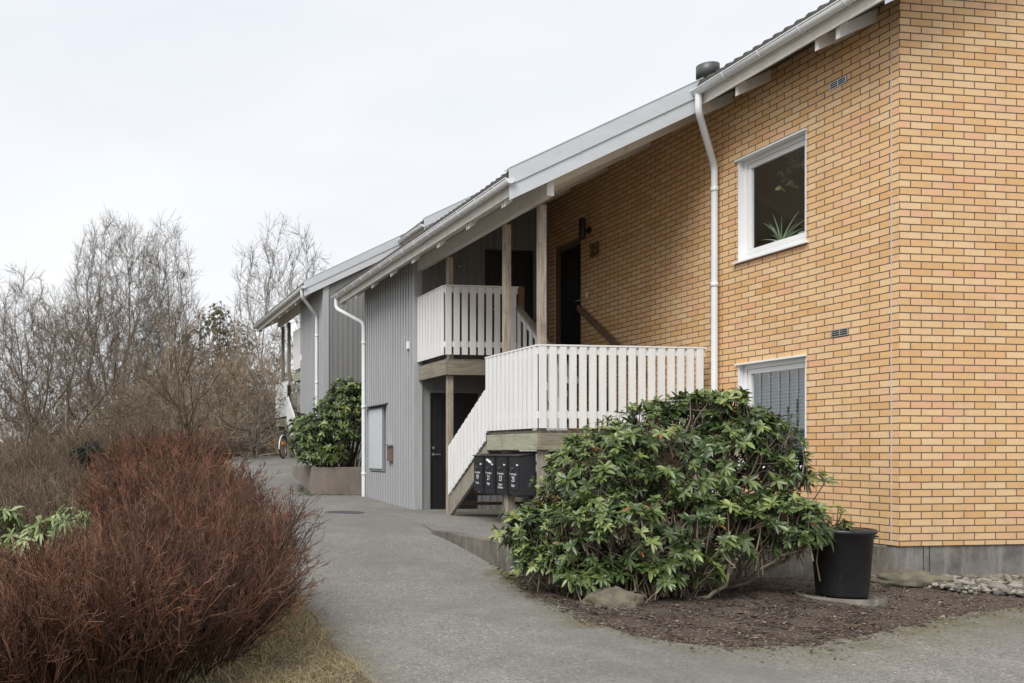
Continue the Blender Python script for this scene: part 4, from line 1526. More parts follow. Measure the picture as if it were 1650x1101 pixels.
def rhodo(name, lobes, base, label, seed, length=.135, nleaf=9, mat='leaf', rb=.42, limbs=14, cat='bush', stalk=.3, droop=.32, wid=.34, dens=1.0, gap=1.0, gapf=2.6):
    rng = np.random.default_rng(seed)
    fr = Frame(tuple(base), False)
    t = thing(name, fr, label, cat)
    pos, ax, dep = [], [], []
    Cs = np.array([l[0] for l in lobes]); Rs = np.array([l[1] for l in lobes])
    for (c, r, n) in lobes:
        n = int(n * dens)
        d = nrm(rng.normal(0, 1, (n, 3)))
        d[:, 2] = np.where(d[:, 2] < -.45, -d[:, 2], d[:, 2])
        rad = 1 - .38 * rng.random(n) ** 1.6 + rng.normal(0, .085, n)
        p = np.array(c) + d * rad[:, None] * np.array(r)
        dist = np.sqrt((((p[:, None] - Cs) / Rs) ** 2).sum(-1))
        keep = dist.min(1) > .52
        from mathutils import noise as mn
        keep &= np.array([mn.noise(Vector(q * gapf)) > -gap * 1.0 for q in p]) if gap < 1 else True
        pos.append(p[keep]); ax.append((d / np.array(r))[keep]); dep.append(dist.min(1)[keep])
    pos = np.concatenate(pos); ax = np.concatenate(ax); dep = np.concatenate(dep)
    axn = nrm(nrm(ax) * .8 + np.array([0, -.12, .55]) + rng.normal(0, .28, ax.shape))
    gzv = gz(pos[:, 0], pos[:, 1]) + .06
    ok = pos[:, 2] > gzv
    pos, axn, dep = pos[ok], axn[ok], dep[ok]
    V, F, R = leaves(rng, pos - np.array(base), axn, nleaf, length, wid, (.75, 1.55), droop, rb, .36)
    # inner leaves darker: shade inside the crown put into the colour
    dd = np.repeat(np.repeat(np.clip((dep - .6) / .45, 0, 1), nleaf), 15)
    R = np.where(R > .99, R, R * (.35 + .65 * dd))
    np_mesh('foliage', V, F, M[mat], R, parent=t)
    # stalks
    T = []
    st = pos - axn * stalk + rng.normal(0, .05, pos.shape)
    P = np.stack([st - np.array(base), (st + pos) / 2 - np.array(base) + rng.normal(0, .015, pos.shape), pos - np.array(base)], 1)
    T.append(tubes(P, np.tile([.007, .006, .004], (len(pos), 1)), rng.random(len(pos)), 4))
    # limbs
    pick = rng.choice(len(pos), min(limbs * 6, len(pos)), replace=False)
    roots = rng.normal(0, .16, (len(pick), 3)); roots[:, 2] = -.1
    m = 8
    tt = np.linspace(0, 1, m)[None, :, None]
    tgt = (pos[pick] - axn[pick] * .15 - np.array(base))[:, None]
    r0 = roots[:, None]
    ctrl = r0 * .3 + tgt * .7; ctrl[..., 2] = r0[..., 2] * .75 + tgt[..., 2] * .25
    P = r0 * (1 - tt) ** 2 + 2 * ctrl * tt * (1 - tt) + tgt * tt ** 2
    P[:, 1:-1] += rng.normal(0, .025, P[:, 1:-1].shape)
    P[..., 2] = np.maximum(P[..., 2], -.05 + .14 * tt[..., 0])
    rr = (rng.uniform(.010, .024, len(pick)))[:, None] * np.linspace(1, .3, m)[None]
    T.append(tubes(P, rr, rng.random(len(pick)), 6))
    V, F, R = merge(T)
    np_mesh('branches', V, F, M['stem'], R, parent=t)
    return t


def lobe(cx, cy, rx, ry, Y, n, ryd=None):
    s = Y / 1500
    return (px(cx, cy, Y), np.array([rx * s, ryd or max(rx, ry) * s * .8, ry * s]), n)


big = [lobe(1080, 770, 165, 116, 9.0, 330, .75), lobe(965, 785, 92, 78, 8.9, 170, .6), lobe(884, 858, 72, 46, 8.9, 105, .45),
       lobe(920, 896, 76, 40, 8.6, 100, .45), lobe(1000, 870, 120, 75, 8.3, 200, .45), lobe(1130, 860, 130, 62, 8.4, 190, .45),
       lobe(1180, 750, 115, 84, 8.9, 190, .6), lobe(1250, 850, 98, 48, 8.4, 120, .45), lobe(1110, 690, 105, 50, 9.1, 130, .6),
       lobe(962, 742, 72, 40, 9.0, 70, .5), lobe(1256, 758, 60, 34, 8.7, 54, .35), lobe(1258, 824, 48, 28, 8.3, 34, .3),
       lobe(1215, 692, 42, 26, 8.8, 32, .3), lobe(1282, 868, 30, 24, 8.2, 18, .2), lobe(1150, 655, 60, 22, 8.9, 45, .35),
       lobe(955, 925, 66, 28, 8.3, 70, .3), lobe(880, 905, 52, 26, 8.6, 45, .3), lobe(1040, 925, 60, 26, 8.2, 50, .3), lobe(1105, 915, 50, 24, 8.3, 26, .3), lobe(1195, 885, 60, 30, 8.3, 45, .3)]
base = (4.1, 8.95, -1.32)
rb_ = rhodo('rhododendron_bush', big, base, 'large spreading green rhododendron in front of the white landing and brick wall', 5, limbs=13, length=.092, dens=2.1, wid=.33, rb=.56, gap=.21)
# long bare crooked limbs near the ground
rng = np.random.default_rng(3)
def limb(pts, r0, r1):
    P = np.array([px(*p) for p in pts]) - np.array(base)
    n = 16
    t = np.linspace(0, len(P) - 1, n)
    Q = np.stack([np.interp(t, np.arange(len(P)), P[:, k]) for k in range(3)], -1) + rng.normal(0, .008, (n, 3))
    return tubes(Q[None], np.linspace(r0, r1, n)[None], np.array([.9]), 8)
L_ = [limb([(1090, 966, 8.4), (1140, 962, 8.2), (1172, 940, 8.1), (1178, 900, 8.15), (1160, 860, 8.3)], .02, .010),
      limb([(1178, 925, 8.1), (1185, 905, 8.05), (1187, 900, 8.0)], .010, .007),
      limb([(1060, 950, 8.5), (1120, 925, 8.35), (1180, 905, 8.3), (1215, 880, 8.3)], .017, .010),
      limb([(1110, 960, 8.4), (1100, 925, 8.3), (1095, 890, 8.3)], .010, .007),
      limb([(1120, 962, 8.3), (1140, 930, 8.3), (1150, 900, 8.4)], .009, .006),
      limb([(965, 955, 8.2), (967, 930, 8.15), (975, 895, 8.2)], .006, .004), limb([(985, 958, 8.2), (970, 935, 8.15), (962, 925, 8.2)], .005, .004)]
for g_ in (L_[:5], L_[5:]):
    V, F, R = merge(g_)
    np_mesh('crooked_limb', V, F, M['stem'], R, parent=rb_)

far = [lobe(545, 690, 52, 52, 20.8, 240, .8), lobe(520, 705, 48, 38, 20.7, 170, .7), lobe(560, 650, 36, 38, 21.0, 160, .6), lobe(500, 715, 30, 25, 20.6, 90, .5),
       lobe(583, 680, 28, 55, 20.9, 130, .6), lobe(520, 735, 42, 20, 20.3, 120, .35), lobe(485, 690, 18, 20, 21.5, 50, .4)]
rhodo('rhododendron_bush', far, (2.2, 21.2, -.5), 'rhododendron growing over the brown concrete planter by the grey wall', 8, length=.105, dens=2.0, rb=.5, limbs=14)
pale = [lobe(20, 862, 40, 22, 8.6, 14, .3), lobe(98, 852, 36, 24, 8.5, 15, .3), lobe(60, 872, 60, 18, 8.5, 16, .3), lobe(118, 832, 26, 20, 8.4, 9, .2), lobe(5, 838, 20, 16, 8.6, 8, .2), lobe(155, 862, 18, 14, 8.5, 5, .2)]
rhodo('rhododendron_bush', pale, (-1.85, 8.6, -1.35), 'small pale-leaved rhododendron poking out of the red-brown hedge at the left edge', 12, length=.15, nleaf=10, mat='leafpale', rb=.6, limbs=3, droop=.75, wid=.25, dens=1.0)


# ------------------------------------------------------------------ red-brown hedge
def dogwood(seed, pts, n, h, label, k=(4, 3), rmin=.0028, edge_lean=.35, hv=None):
    rng = np.random.default_rng(seed)
    pts = np.array(pts)
    c = pts.mean(0)
    base = (float(c[0]), float(c[1]), zc(*c))
    fr = Frame(base, False)
    t = thing('red_stemmed_shrub', fr, label, 'shrub', None)
    # sample inside the convex polygon
    mn, mx = pts.min(0), pts.max(0)
    P = rng.uniform(mn, mx, (n * 4, 2))
    inside = np.ones(len(P), bool)
    for i in range(len(pts)):
        a, b = pts[i], pts[(i + 1) % len(pts)]
        inside &= ((b[0] - a[0]) * (P[:, 1] - a[1]) - (b[1] - a[1]) * (P[:, 0] - a[0])) > 0
    P = P[inside][:n]
    n = len(P)
    g = gz(P[:, 0], P[:, 1])
    st = np.stack([P[:, 0], P[:, 1], g], -1) - np.array(base)
    # stems near the rim arch outwards
    dmin = np.full(n, 9.)
    for i in range(len(pts)):
        a, b = pts[i], pts[(i + 1) % len(pts)]
        d = np.abs((b[0] - a[0]) * (P[:, 1] - a[1]) - (b[1] - a[1]) * (P[:, 0] - a[0])) / np.linalg.norm(b - a)
        dmin = np.minimum(dmin, d)
    out = np.concatenate([nrm(P - c), np.zeros((n, 1))], 1)
    rim = np.clip(1 - dmin / .7, 0, 1)[:, None]
    d = np.array([0, 0, 1.]) + out * rim * edge_lean * 2.2 + rng.normal(0, .15, (n, 3))
    hh = (hv(P) if hv else np.full(n, h)) * rng.uniform(.72, 1.08, n)
    hump = .86 + .14 * np.sin(P[:, 0] * 2.3 + seed) * np.sin(P[:, 1] * 1.9)
    L = hh * hump
    S = grow(rng, st, d, L, 7, .08, .03)
    R = np.linspace(.0062, .003, 7)[None] * rng.uniform(.7, 1.25, (n, 1))
    R = np.maximum(R, rmin)
    rv = np.clip(rng.beta(1.6, 2.0, n) + .16 * np.sin(P[:, 0] * 3.1 + P[:, 1]) * np.sin(P[:, 1] * 2.3 + 1), 0, .95)
    red = rng.random(n) < .09
    rv[red] = rng.uniform(.93, 1, red.sum())
    out_ = [tubes(S, R, rv, 3)]
    cur = (S, L, R)
    for lv, kk in enumerate(k):
        Pc, Lc, Rc = spawn(rng, *cur, kk, .3 if lv == 0 else .2, .98, (.2, .8), (.42, .42)[lv], .72, (5, 3)[lv], .11, .045, rmin, .3)
        r2 = np.clip(np.repeat(rv if lv == 0 else rv_prev, kk) + rng.normal(0, .12, len(Pc)), 0, 1)
        r2 = np.minimum(r2, .94 - .1 * lv)
        rv_prev = r2
        out_.append(tubes(Pc, Rc, r2, 3))
        cur = (Pc, Lc, Rc)
    V, F, R = merge(out_)
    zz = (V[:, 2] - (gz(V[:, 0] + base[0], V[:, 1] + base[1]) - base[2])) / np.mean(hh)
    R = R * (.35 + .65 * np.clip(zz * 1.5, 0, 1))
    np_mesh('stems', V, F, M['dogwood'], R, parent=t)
    return t


def near_h(P):
    return .62 + .42 * sst(P[:, 0], -1.5, -.6) + .05 * np.sin(P[:, 0] * 4)


dogwood(21, [(-3.0, 4.3), (-1.7, 4.5), (-.55, 5.2), (-.08, 6.0), (.0, 6.9), (-.04, 7.8), (-.2, 8.6), (-3.0, 8.3)], 4200, 1.0, 'nearest dense red-brown twiggy shrub arching over the edge of the road', k=(6, 4), hv=near_h, edge_lean=.32, rmin=.0024)
dogwood(22, [(-1.25, 9.2), (-.45, 8.9), (-.22, 10.3), (-.62, 13.6), (-1.9, 13.8)], 2200, 1.02, 'middle red-brown twiggy shrub between the nearest shrub and the far rounded one', k=(4, 3), rmin=.0036)
dogwood(23, [(-1.95, 14.6), (-.9, 14.4), (-1.0, 18), (-1.4, 21.5), (-2.75, 20.5)], 2300, 1.36, 'farthest red-brown shrub with a rounded top where the road crests', k=(4, 3), rmin=.005)


# ------------------------------------------------------------------ trees and wood
def add_tree(name, x, y, data, label, mat, group=None, cat='tree', rot=0, sc=1., zoff=0.):
    fr = Frame((x, y, zc(x, y) + zoff), False)
    t = thing(name, fr, label, cat, group)
    (Vt, Ft, Rt), (Vl, Fl, Rl) = data
    np_mesh('trunk', Vt, Ft, M[mat], Rt, parent=t)
    np_mesh('crown', Vl, Fl, M[mat], Rl, parent=t)
    t.rotation_euler = (0, 0, rot)
    t.scale = (sc, sc, sc)
    return t


def dup(t, x, y, rot, sc, label=None, group=None):
    r = t.copy(); COL.objects.link(r)
    r.location = (x, y, zc(x, y) + H); r.rotation_euler = (0, 0, rot); r.scale = (sc, sc, sc)
    if label: r['label'] = label
    if group: r['group'] = group
    for ch in list(t.children):
        c = ch.copy(); COL.objects.link(c); c.parent = r
    return r


def at(xp, Y):
    return ((xp - 400) / 1500 * Y, Y)


X, Y = at(190, 44)
add_tree('bare_tree', X, Y, crown_tree(31, [((0, 0, 8.6), (2.5, 2.5, 4.2)), ((0, 0, 6.6), (3.7, 3.4, 3.4)), ((-.4, 0, 10.3), (1.7, 1.6, 2.5))], 3800, 3.0, forks=3, twig=(4, .85), tip=.0085), 'tallest pale bare tree with a wide fine-twigged crown left of the houses', 'bark')
X, Y = at(268, 46)
add_tree('bare_tree', X, Y, crown_tree(32, [((0, 0, 9.2), (1.5, 1.5, 3.5)), ((.2, 0, 6.8), (2.0, 1.8, 3.2))], 1800, 3.4, forks=2, twig=(4, .85), tip=.0085), 'slim upright bare tree just right of the tallest one', 'bark')
X, Y = at(455, 46)
add_tree('bare_tree', X, Y, crown_tree(33, [((0, 0, 8.4), (2.5, 2.2, 3.7)), ((-.3, 0, 6.4), (2.7, 2.4, 3.0))], 1300, 3.4, forks=3, step=.4, kill=.55, twig=(4, .9), tip=.0095), 'bare forked tree rising behind the gutter of the far house', 'bark')
X, Y = at(22, 33)
add_tree('bare_tree', X, Y, crown_tree(34, [((0, 0, 5.6), (1.7, 1.6, 2.5)), ((.2, 0, 4.0), (1.9, 1.8, 2.0))], 1300, 2.2, forks=1, step=.26, kill=.36, twig=(3, .6), up=.02, tip=.0065), 'dark-barked bare tree at the left edge of the wood', 'barkdark')
X, Y = at(75, 36)
add_tree('bare_tree', X, Y, crown_tree(35, [((0, 0, 5.4), (1.9, 1.8, 2.6)), ((.1, 0, 3.6), (2.2, 2.0, 1.8))], 1400, 2.0, forks=2, step=.26, kill=.36, twig=(3, .6), up=.0, tip=.007), 'stout dark bare tree beside the one at the left edge', 'barkdark')
X, Y = at(118, 31)
add_tree('bare_tree', X, Y, crown_tree(36, [((.5, 0, 4.2), (2.1, 1.8, 2.0)), ((1.2, 0, 2.9), (2.0, 1.8, 1.1))], 1300, 1.3, forks=3, step=.25, kill=.36, twig=(3, .55), up=-.04, tip=.008), 'crooked mossy-limbed tree with a spreading crown before the tallest tree', 'barkdark')
X, Y = at(-38, 36)
add_tree('bare_tree', X, Y, crown_tree(37, [((0, 0, 5.9), (1.9, 1.8, 2.8)), ((0, 0, 4.0), (2.2, 2.0, 2.0))], 1200, 2.2, forks=1, step=.28, kill=.4, twig=(3, .65), up=.02, tip=.0065), 'dark bare tree cut off by the left border', 'barkdark')
X, Y = at(300, 27)
add_tree('bare_tree', X, Y, bare_tree(38, 4.6, .055, 4, (9, 7, 6, 4), spread=.8, up=.05, wob=.15, rmin=.006, t0=.1), 'many-stemmed reddish bare shrub tree behind the far red hedge', 'barkdark', rot=0)
X, Y = at(410, 29)
add_tree('bare_tree', X, Y, bare_tree(39, 3.8, .045, 4, (9, 7, 6, 4), spread=1.0, up=.0, wob=.18, rmin=.006, t0=.1), 'low sprawling pale-branched tree beside the road crest', 'bark', rot=0)

# thickets: three kinds, copied
kinds = [bare_tree(51, 4.8, .05, 6, (8, 7, 6, 4), spread=.8, up=.04, wob=.12, rmin=.0055, t0=.06),
         bare_tree(52, 5.6, .055, 5, (9, 7, 6, 4), spread=.66, up=.07, wob=.10, rmin=.0055, t0=.08),
         bare_tree(53, 3.4, .035, 7, (8, 7, 6, 4), spread=.95, up=.0, wob=.16, rmin=.005, t0=.05)]
THL = ['tangled tan bare shrub at the edge of the wood', 'tall brushy tan shrub standing in the wood edge', 'low spreading brambly shrub in the wood edge']
protos = []
rng = np.random.default_rng(77)
spots = []
for xp in range(-60, 500, 30):
    for row, (Yb, sc) in enumerate(((31, .85), (36, 1.02), (42, 1.18), (50, 1.35))):
        xq = xp + rng.uniform(-14, 14) + row * 8
        Yq = Yb + rng.uniform(-2, 2)
        s = sc * rng.uniform(.82, 1.1)
        kk = int(rng.integers(0, 3))
        if xq < 150: s *= .78
        elif xq < 280: s *= .95
        elif xq > 330: s *= .95
        if row == 0: kk = 2; s *= .9
        if row == 0 and xq > 400: continue
        spots.append((xq, Yq, s, kk))
for kk in range(3):
    protos.append(None)
for (xq, Yq, s, kk) in spots:
    X, Y = at(xq, Yq)
    if protos[kk] is None:
        protos[kk] = add_tree('bare_shrub', X, Y, kinds[kk], THL[kk], 'thicket', group='bare shrubs along the wood edge, kind %s' % ('tangled', 'brushy', 'brambly')[kk], cat='shrub', sc=s)
    else:
        dup(protos[kk], X, Y, float(rng.uniform(0, 6.28)), s)


def evergreen(name, blobs, base, label, mat, length, seed, nleaf=8, trunk=None):
    rng = np.random.default_rng(seed)
    fr = Frame(base, False)
    t = thing(name, fr, label, 'tree' if trunk else 'shrub')
    ps, ax = [], []
    for (c, r, n) in blobs:
        d = nrm(rng.normal(0, 1, (n, 3)))
        ps.append(np.array(c) + d * np.array(r) * (rng.random((n, 1)) ** .45)); ax.append(d + [0, 0, .4])
    ps = np.concatenate(ps); ax = np.concatenate(ax)
    V, F, R = leaves(rng, ps - np.array(base), ax, nleaf, length, .22, (.3, 1.4), .1, .5, .5)
    np_mesh('foliage', V, F, M[mat], R, parent=t)
    top = ps.mean(0) - np.array(base)
    k = 40 if trunk else 24
    pick = rng.choice(len(ps), k)
    st = np.tile([0, 0, -.1], (k, 1)) + rng.normal(0, .05, (k, 3))
    tg = ps[pick] - np.array(base)
    mid = (st + tg) / 2 * np.array([.5, .5, 1.1])
    P = np.stack([st, mid, tg], 1)
    V, F, R = tubes(P, np.tile([.06, .035, .012] if trunk else [.02, .014, .006], (k, 1)), rng.random(k), 5)
    np_mesh('trunk', V, F, M['barkdark'], R, parent=t)
    return t


b_ = px(148, 775, 24)
evergreen('yew_shrub', [lobe(150, 735, 20, 24, 24, 260, .35), lobe(130, 730, 14, 12, 24, 90, .25), lobe(160, 752, 14, 14, 24, 90, .25)], (b_[0], b_[1], zc(b_[0], b_[1])), 'small dark green evergreen shrub left of the far red hedge', 'yew', .10, 61)
b_ = px(352, 640, 47)
evergreen('evergreen_tree', [lobe(345, 525, 36, 30, 47, 190, 1.0), lobe(375, 555, 42, 30, 47, 190, 1.0), lobe(355, 600, 70, 40, 47, 380, 1.2), lobe(310, 570, 30, 22, 47, 90, 1.0), lobe(352, 505, 16, 18, 47, 70, .6)], (b_[0], b_[1], zc(b_[0], b_[1])), 'brownish-green ivy-clad evergreen in the wood left of the far house', 'olive', .17, 62, 9, trunk=True)

# undergrowth of the far wood: uncountable
rng = np.random.default_rng(91)
n = 15000
xp = rng.uniform(-260, 760, n); Yv = rng.uniform(30, 66, n)
Xv = (xp - 400) / 1500 * Yv
okk = ~((Xv > .2) & (Yv < 40))
Xv, Yv = Xv[okk], Yv[okk]; n = len(Xv)
st = np.stack([Xv, Yv, gz(Xv, Yv)], -1)
L = rng.uniform(.8, 2.2, n) * np.interp(Yv, [30, 50, 66], [.75, 1.5, 2.0]) * np.where(Xv < -7, .75, 1.0)
P = grow(rng, st, np.array([0, 0, 1.]) + rng.normal(0, .4, (n, 3)), L, 5, .22, .02)
R = np.tile(np.linspace(.016, .008, 5), (n, 1))
Pc, Lc, Rc = spawn(rng, P, L, R, 4, .2, .95, (.3, .9), .5, .8, 4, .2, .0, .007)
V, F, Rr = merge([tubes(P, R, rng.random(n), 3), tubes(Pc, Rc, rng.random(len(Pc)), 3)])
V[:, 2] += H
tag(np_mesh('undergrowth', V, F, M['thicket'], Rr), 'tangled brown undergrowth on the floor of the wood', 'undergrowth', kind='stuff')


n = 9000
Yv = rng.uniform(11, 31, n)
Xv = np.interp(Yv, [11, 14, 20, 31], [-1.9, -2.3, -3.0, -2.2]) - rng.uniform(0, 1, n) ** .8 * np.interp(Yv, [11, 31], [3.5, 9])
st = np.stack([Xv, Yv, gz(Xv, Yv)], -1)
pxx = 400 + 1500 * Xv / Yv
mk = ~((pxx > 100) & (Yv > 14) & (Yv < 24.2) & (rng.random(n) < .85))
Xv, Yv = Xv[mk], Yv[mk]; n = len(Xv)
st = st[mk]
L = rng.uniform(.4, 1.15, n) * np.interp(Yv, [11, 31], [.85, 1.9])
P = grow(rng, st, np.array([0, 0, 1.]) + rng.normal(0, .4, (n, 3)), L, 5, .2, .02)
R = np.tile(np.linspace(.006, .003, 5), (n, 1)) * np.interp(Yv, [11, 31], [.8, 1.8])[:, None]
Pc, Lc, Rc = spawn(rng, P, L, R, 5, .2, .95, (.3, .9), .5, .8, 4, .16, .0, .003)
V, F, Rr = merge([tubes(P, R, rng.random(n), 3), tubes(Pc, Rc, rng.random(len(Pc)), 3)])
V[:, 2] += H
tag(np_mesh('brambles', V, F, M['brush'], Rr), 'low tan brambles on the slope left of the red shrubs', 'brambles', kind='stuff')


# ------------------------------------------------------------------ ground cover
def scatter_blades(name, pts, h, w, mat, label, cat, seed, lean=.5):
    rng = np.random.default_rng(seed)
    n = len(pts)
    g = gz(pts[:, 0], pts[:, 1]) + H
    st = np.stack([pts[:, 0], pts[:, 1], g - .005], -1)
    L = h * rng.uniform(.4, 1.2, n)
    P = grow(rng, st, np.array([0, 0, 1.]) + rng.normal(0, lean, (n, 3)), L, 4, .25, -.12)
    R = np.tile(np.array([1, .8, .55, .15]) * w, (n, 1))
    V, F, Rr = tubes(P, R, np.clip(rng.normal(.5, .25, n), 0, 1), 3)
    return tag(np_mesh(name, V, F, M[mat], Rr), label, cat, kind='stuff')


rng = np.random.default_rng(15)
pts = rng.uniform([-2.5, 3.2], [1.6, 8.6], (110000, 2))
lim = np.interp(pts[:, 1], LY, LX) + .05 + rng.normal(0, .04, len(pts))
pts = pts[(pts[:, 0] < lim) & (pts[:, 0] > lim - 1.9) & ((np.sin(pts[:, 0] * 7) * np.sin(pts[:, 1] * 6) + rng.normal(0, .7, len(pts))) > -.3)]
scatter_blades('dry_grass', pts, .06, .0019, 'grassblade', 'dry straw-coloured grass on the verge at the foot of the nearest shrub', 'grass', 16, .8)
pts = rng.uniform([-1.6, 4.9], [.75, 8.2], (16000, 2))
fx_ = np.interp(pts[:, 1], [4.5, 5.5, 6.3, 7.0, 8.2], [-1.7, -.75, -.1, .15, .1])
pts = pts[np.abs(pts[:, 0] - fx_ - .08) < rng.exponential(.16, len(pts))]
scatter_blades('tussock_grass', pts, .20, .0022, 'grassblade', 'long matted straw at the foot of the nearest red-brown shrub', 'grass', 18, .9)
pts = rng.uniform([-4.0, 22], [-.4, 33], (14000, 2))
pts = pts[pts[:, 0] < np.interp(pts[:, 1], LY, LX)]
scatter_blades('verge_grass', pts, .18, .006, 'grassblade', 'rough pale grass along the far road edge', 'grass', 17, .6)


def flakes(name, C, size, mat, label, cat, seed, zf, flat=.25, stones=False, lo=0., hi=1.):
    """small irregular chips lying on the ground"""
    rng = np.random.default_rng(seed)
    n = len(C)
    if stones:
        phi = (1 + 5 ** .5) / 2
        ico = nrm(np.array([(-1, phi, 0), (1, phi, 0), (-1, -phi, 0), (1, -phi, 0), (0, -1, phi), (0, 1, phi), (0, -1, -phi), (0, 1, -phi), (phi, 0, -1), (phi, 0, 1), (-phi, 0, -1), (-phi, 0, 1)], float))
        fc = [(0, 11, 5), (0, 5, 1), (0, 1, 7), (0, 7, 10), (0, 10, 11), (1, 5, 9), (5, 11, 4), (11, 10, 2), (10, 7, 6), (7, 1, 8), (3, 9, 4), (3, 4, 2), (3, 2, 6), (3, 6, 8), (3, 8, 9), (4, 9, 5), (2, 4, 11), (6, 2, 10), (8, 6, 7), (9, 8, 1)]
        vs = list(map(tuple, ico)); fs = []
        cache = {}
        def midp(a, b):
            k = (min(a, b), max(a, b))
            if k not in cache:
                m = nrm(np.array([(np.array(vs[a]) + np.array(vs[b])) / 2]))[0]
                vs.append(tuple(m)); cache[k] = len(vs) - 1
            return cache[k]
        for a, b, c in fc:
            x, y, z = midp(a, b), midp(b, c), midp(c, a)
            fs += [(a, x, z), (b, y, x), (c, z, y), (x, y, z)]
        T = np.array(vs); Fc = np.array(fs)
    else:
        T = np.array([(-1, -.6, 0), (.2, -.9, .25), (1, .1, -.1), (.1, .8, .3)], float); Fc = np.array([(0, 1, 2, 3)])
    k = len(T)
    s = size * rng.lognormal(0, .3 if stones else .45, (n, 1, 1))
    V = T[None] * s * (np.array([1, .68, flat]) * rng.uniform(.75, 1.25, (n, 1, 3)))
    if stones: V = V * (1 + rng.normal(0, .09, (n, k, 1)))
    a = rng.uniform(0, 6.28, n); ca, sa = np.cos(a)[:, None], np.sin(a)[:, None]
    x = V[..., 0] * ca - V[..., 1] * sa; y = V[..., 0] * sa + V[..., 1] * ca
    tilt = rng.normal(0, .3, (n, 1))
    z = V[..., 2] + x * tilt * (.35 if stones else 1)
    z0 = zf(C[:, 0], C[:, 1])[:, None]
    W = np.stack([x + C[:, 0:1], y + C[:, 1:2], z + z0 + (s[..., 0] * (.15 if stones else .25)) + H + (C[:, 2:3] if C.shape[1] > 2 else 0)], -1).reshape(-1, 3)
    F = (Fc[None] + (np.arange(n) * k)[:, None, None]).reshape(-1, Fc.shape[1])
    r = np.repeat(rng.uniform(lo, hi, n), k)
    return tag(np_mesh(name, W, F, M[mat], r), label, cat, kind='stuff')


def bedzv(x, y):
    e = y - np.interp(x, EX, EY)
    return np.where((e < .04) | (x < 2.72), np.maximum(gz(x, y), gr(y)) + .024, np.minimum(gz(x, y), -1.30) + .008 + .03 * sst(e, .3, 1.2))


C = rng.uniform([2.4, 5.9], [9.5, 9.6], (110000, 2))
e_ = C[:, 1] - np.interp(C[:, 0], EX, EY)
C = C[(e_ > -.03 - rng.exponential(.10, len(C)) * (rng.random(len(C)) < .75)) & (C[:, 0] > 2.62 - rng.exponential(.04, len(C)))]
hol = rng.random(len(C))
A_ = C[(C[:, 0] < 5.2) | (hol < .25)]
flakes('leaf_litter', A_[:24000], .0095, 'litter', 'brown fallen leaves and twig scraps under the big rhododendron', 'leaf litter', 41, bedzv, .3, hi=.78)
flakes('gravel', C[:26000], .0062, 'litter', 'fine grit and stone chips strewn over the bed and road edge', 'gravel', 42, bedzv, .5, lo=.55)

# pebbles along the end wall
n = 1700
uu = rng.uniform(0, 1, n)
Xp = 6.15 + uu * 3.2; top = CY + (Xp - CX) * .1534 - .05
Yp = top - .08 - rng.random(n) * np.interp(Xp, [6.15, 6.6, 7.2, 9.4], [.3, .75, 1.05, 1.1])
Cc = np.stack([Xp, Yp, rng.uniform(0, .05, n)], -1)
ok = ~((Xp < 6.75) & (Yp > 8.95))
flakes('pebbles', Cc[ok], .031, 'stones', 'rounded grey-beige pebbles heaped along the concrete plinth', 'pebbles', 43, bedzv, .5, stones=True)

# moss at the foot of the planter and small tufts
C = np.concatenate([rng.normal([1.25, 20.6], [.13, .6], (1100, 2)), rng.normal([1.9, 19.88], [.5, .05], (600, 2)), rng.normal([2.66, 9.2], [.035, .45], (260, 2))])
flakes('moss', C, .014, 'mossy', 'yellow-green moss on the asphalt along the planter foot', 'moss', 44, lambda x, y: np.maximum(gz(x, y), gr(y)) + .022, .4)


# ------------------------------------------------------------------ rocks
def rock(name, c, r, label, seed, sub=4):
    import mathutils
    bm_me = bpy.data.meshes.new(name)
    import bmesh
    bm = bmesh.new()
    bmesh.ops.create_icosphere(bm, subdivisions=sub, radius=1)
    off = Vector((seed * 3.1, seed, 0))
    for v in bm.verts:
        p = v.co.copy()
        n = mathutils.noise.noise(p * 1.3 + off) * .28 + mathutils.noise.noise(p * 3.5 + off) * .16 + mathutils.noise.noise(p * 9 + off) * .07
        p = p * (1 + n)
        p.z = max(p.z, -.6)
        v.co = Vector((p.x * r[0], p.y * r[1], p.z * r[2]))
    for f in bm.faces: f.smooth = True
    bm.to_mesh(bm_me); bm.free()
    bm_me.materials.append(M['rock'])
    ob = bpy.data.objects.new(name, bm_me)
    COL.objects.link(ob)
    ob.location = (c[0], c[1], c[2] + H)
    tag(ob, label, 'rock')
    return ob


rock('boulder', (3.10, 7.93, -1.30), (.225, .16, .15), 'rounded mossy boulder in front of the large rhododendron at the road edge', 2).rotation_euler = (0, 0, -.1)
rock('flat_rock', (6.40, 9.02, -1.25), (.36, .22, .10), 'flat rough rock slab against the corner of the concrete plinth', 5)

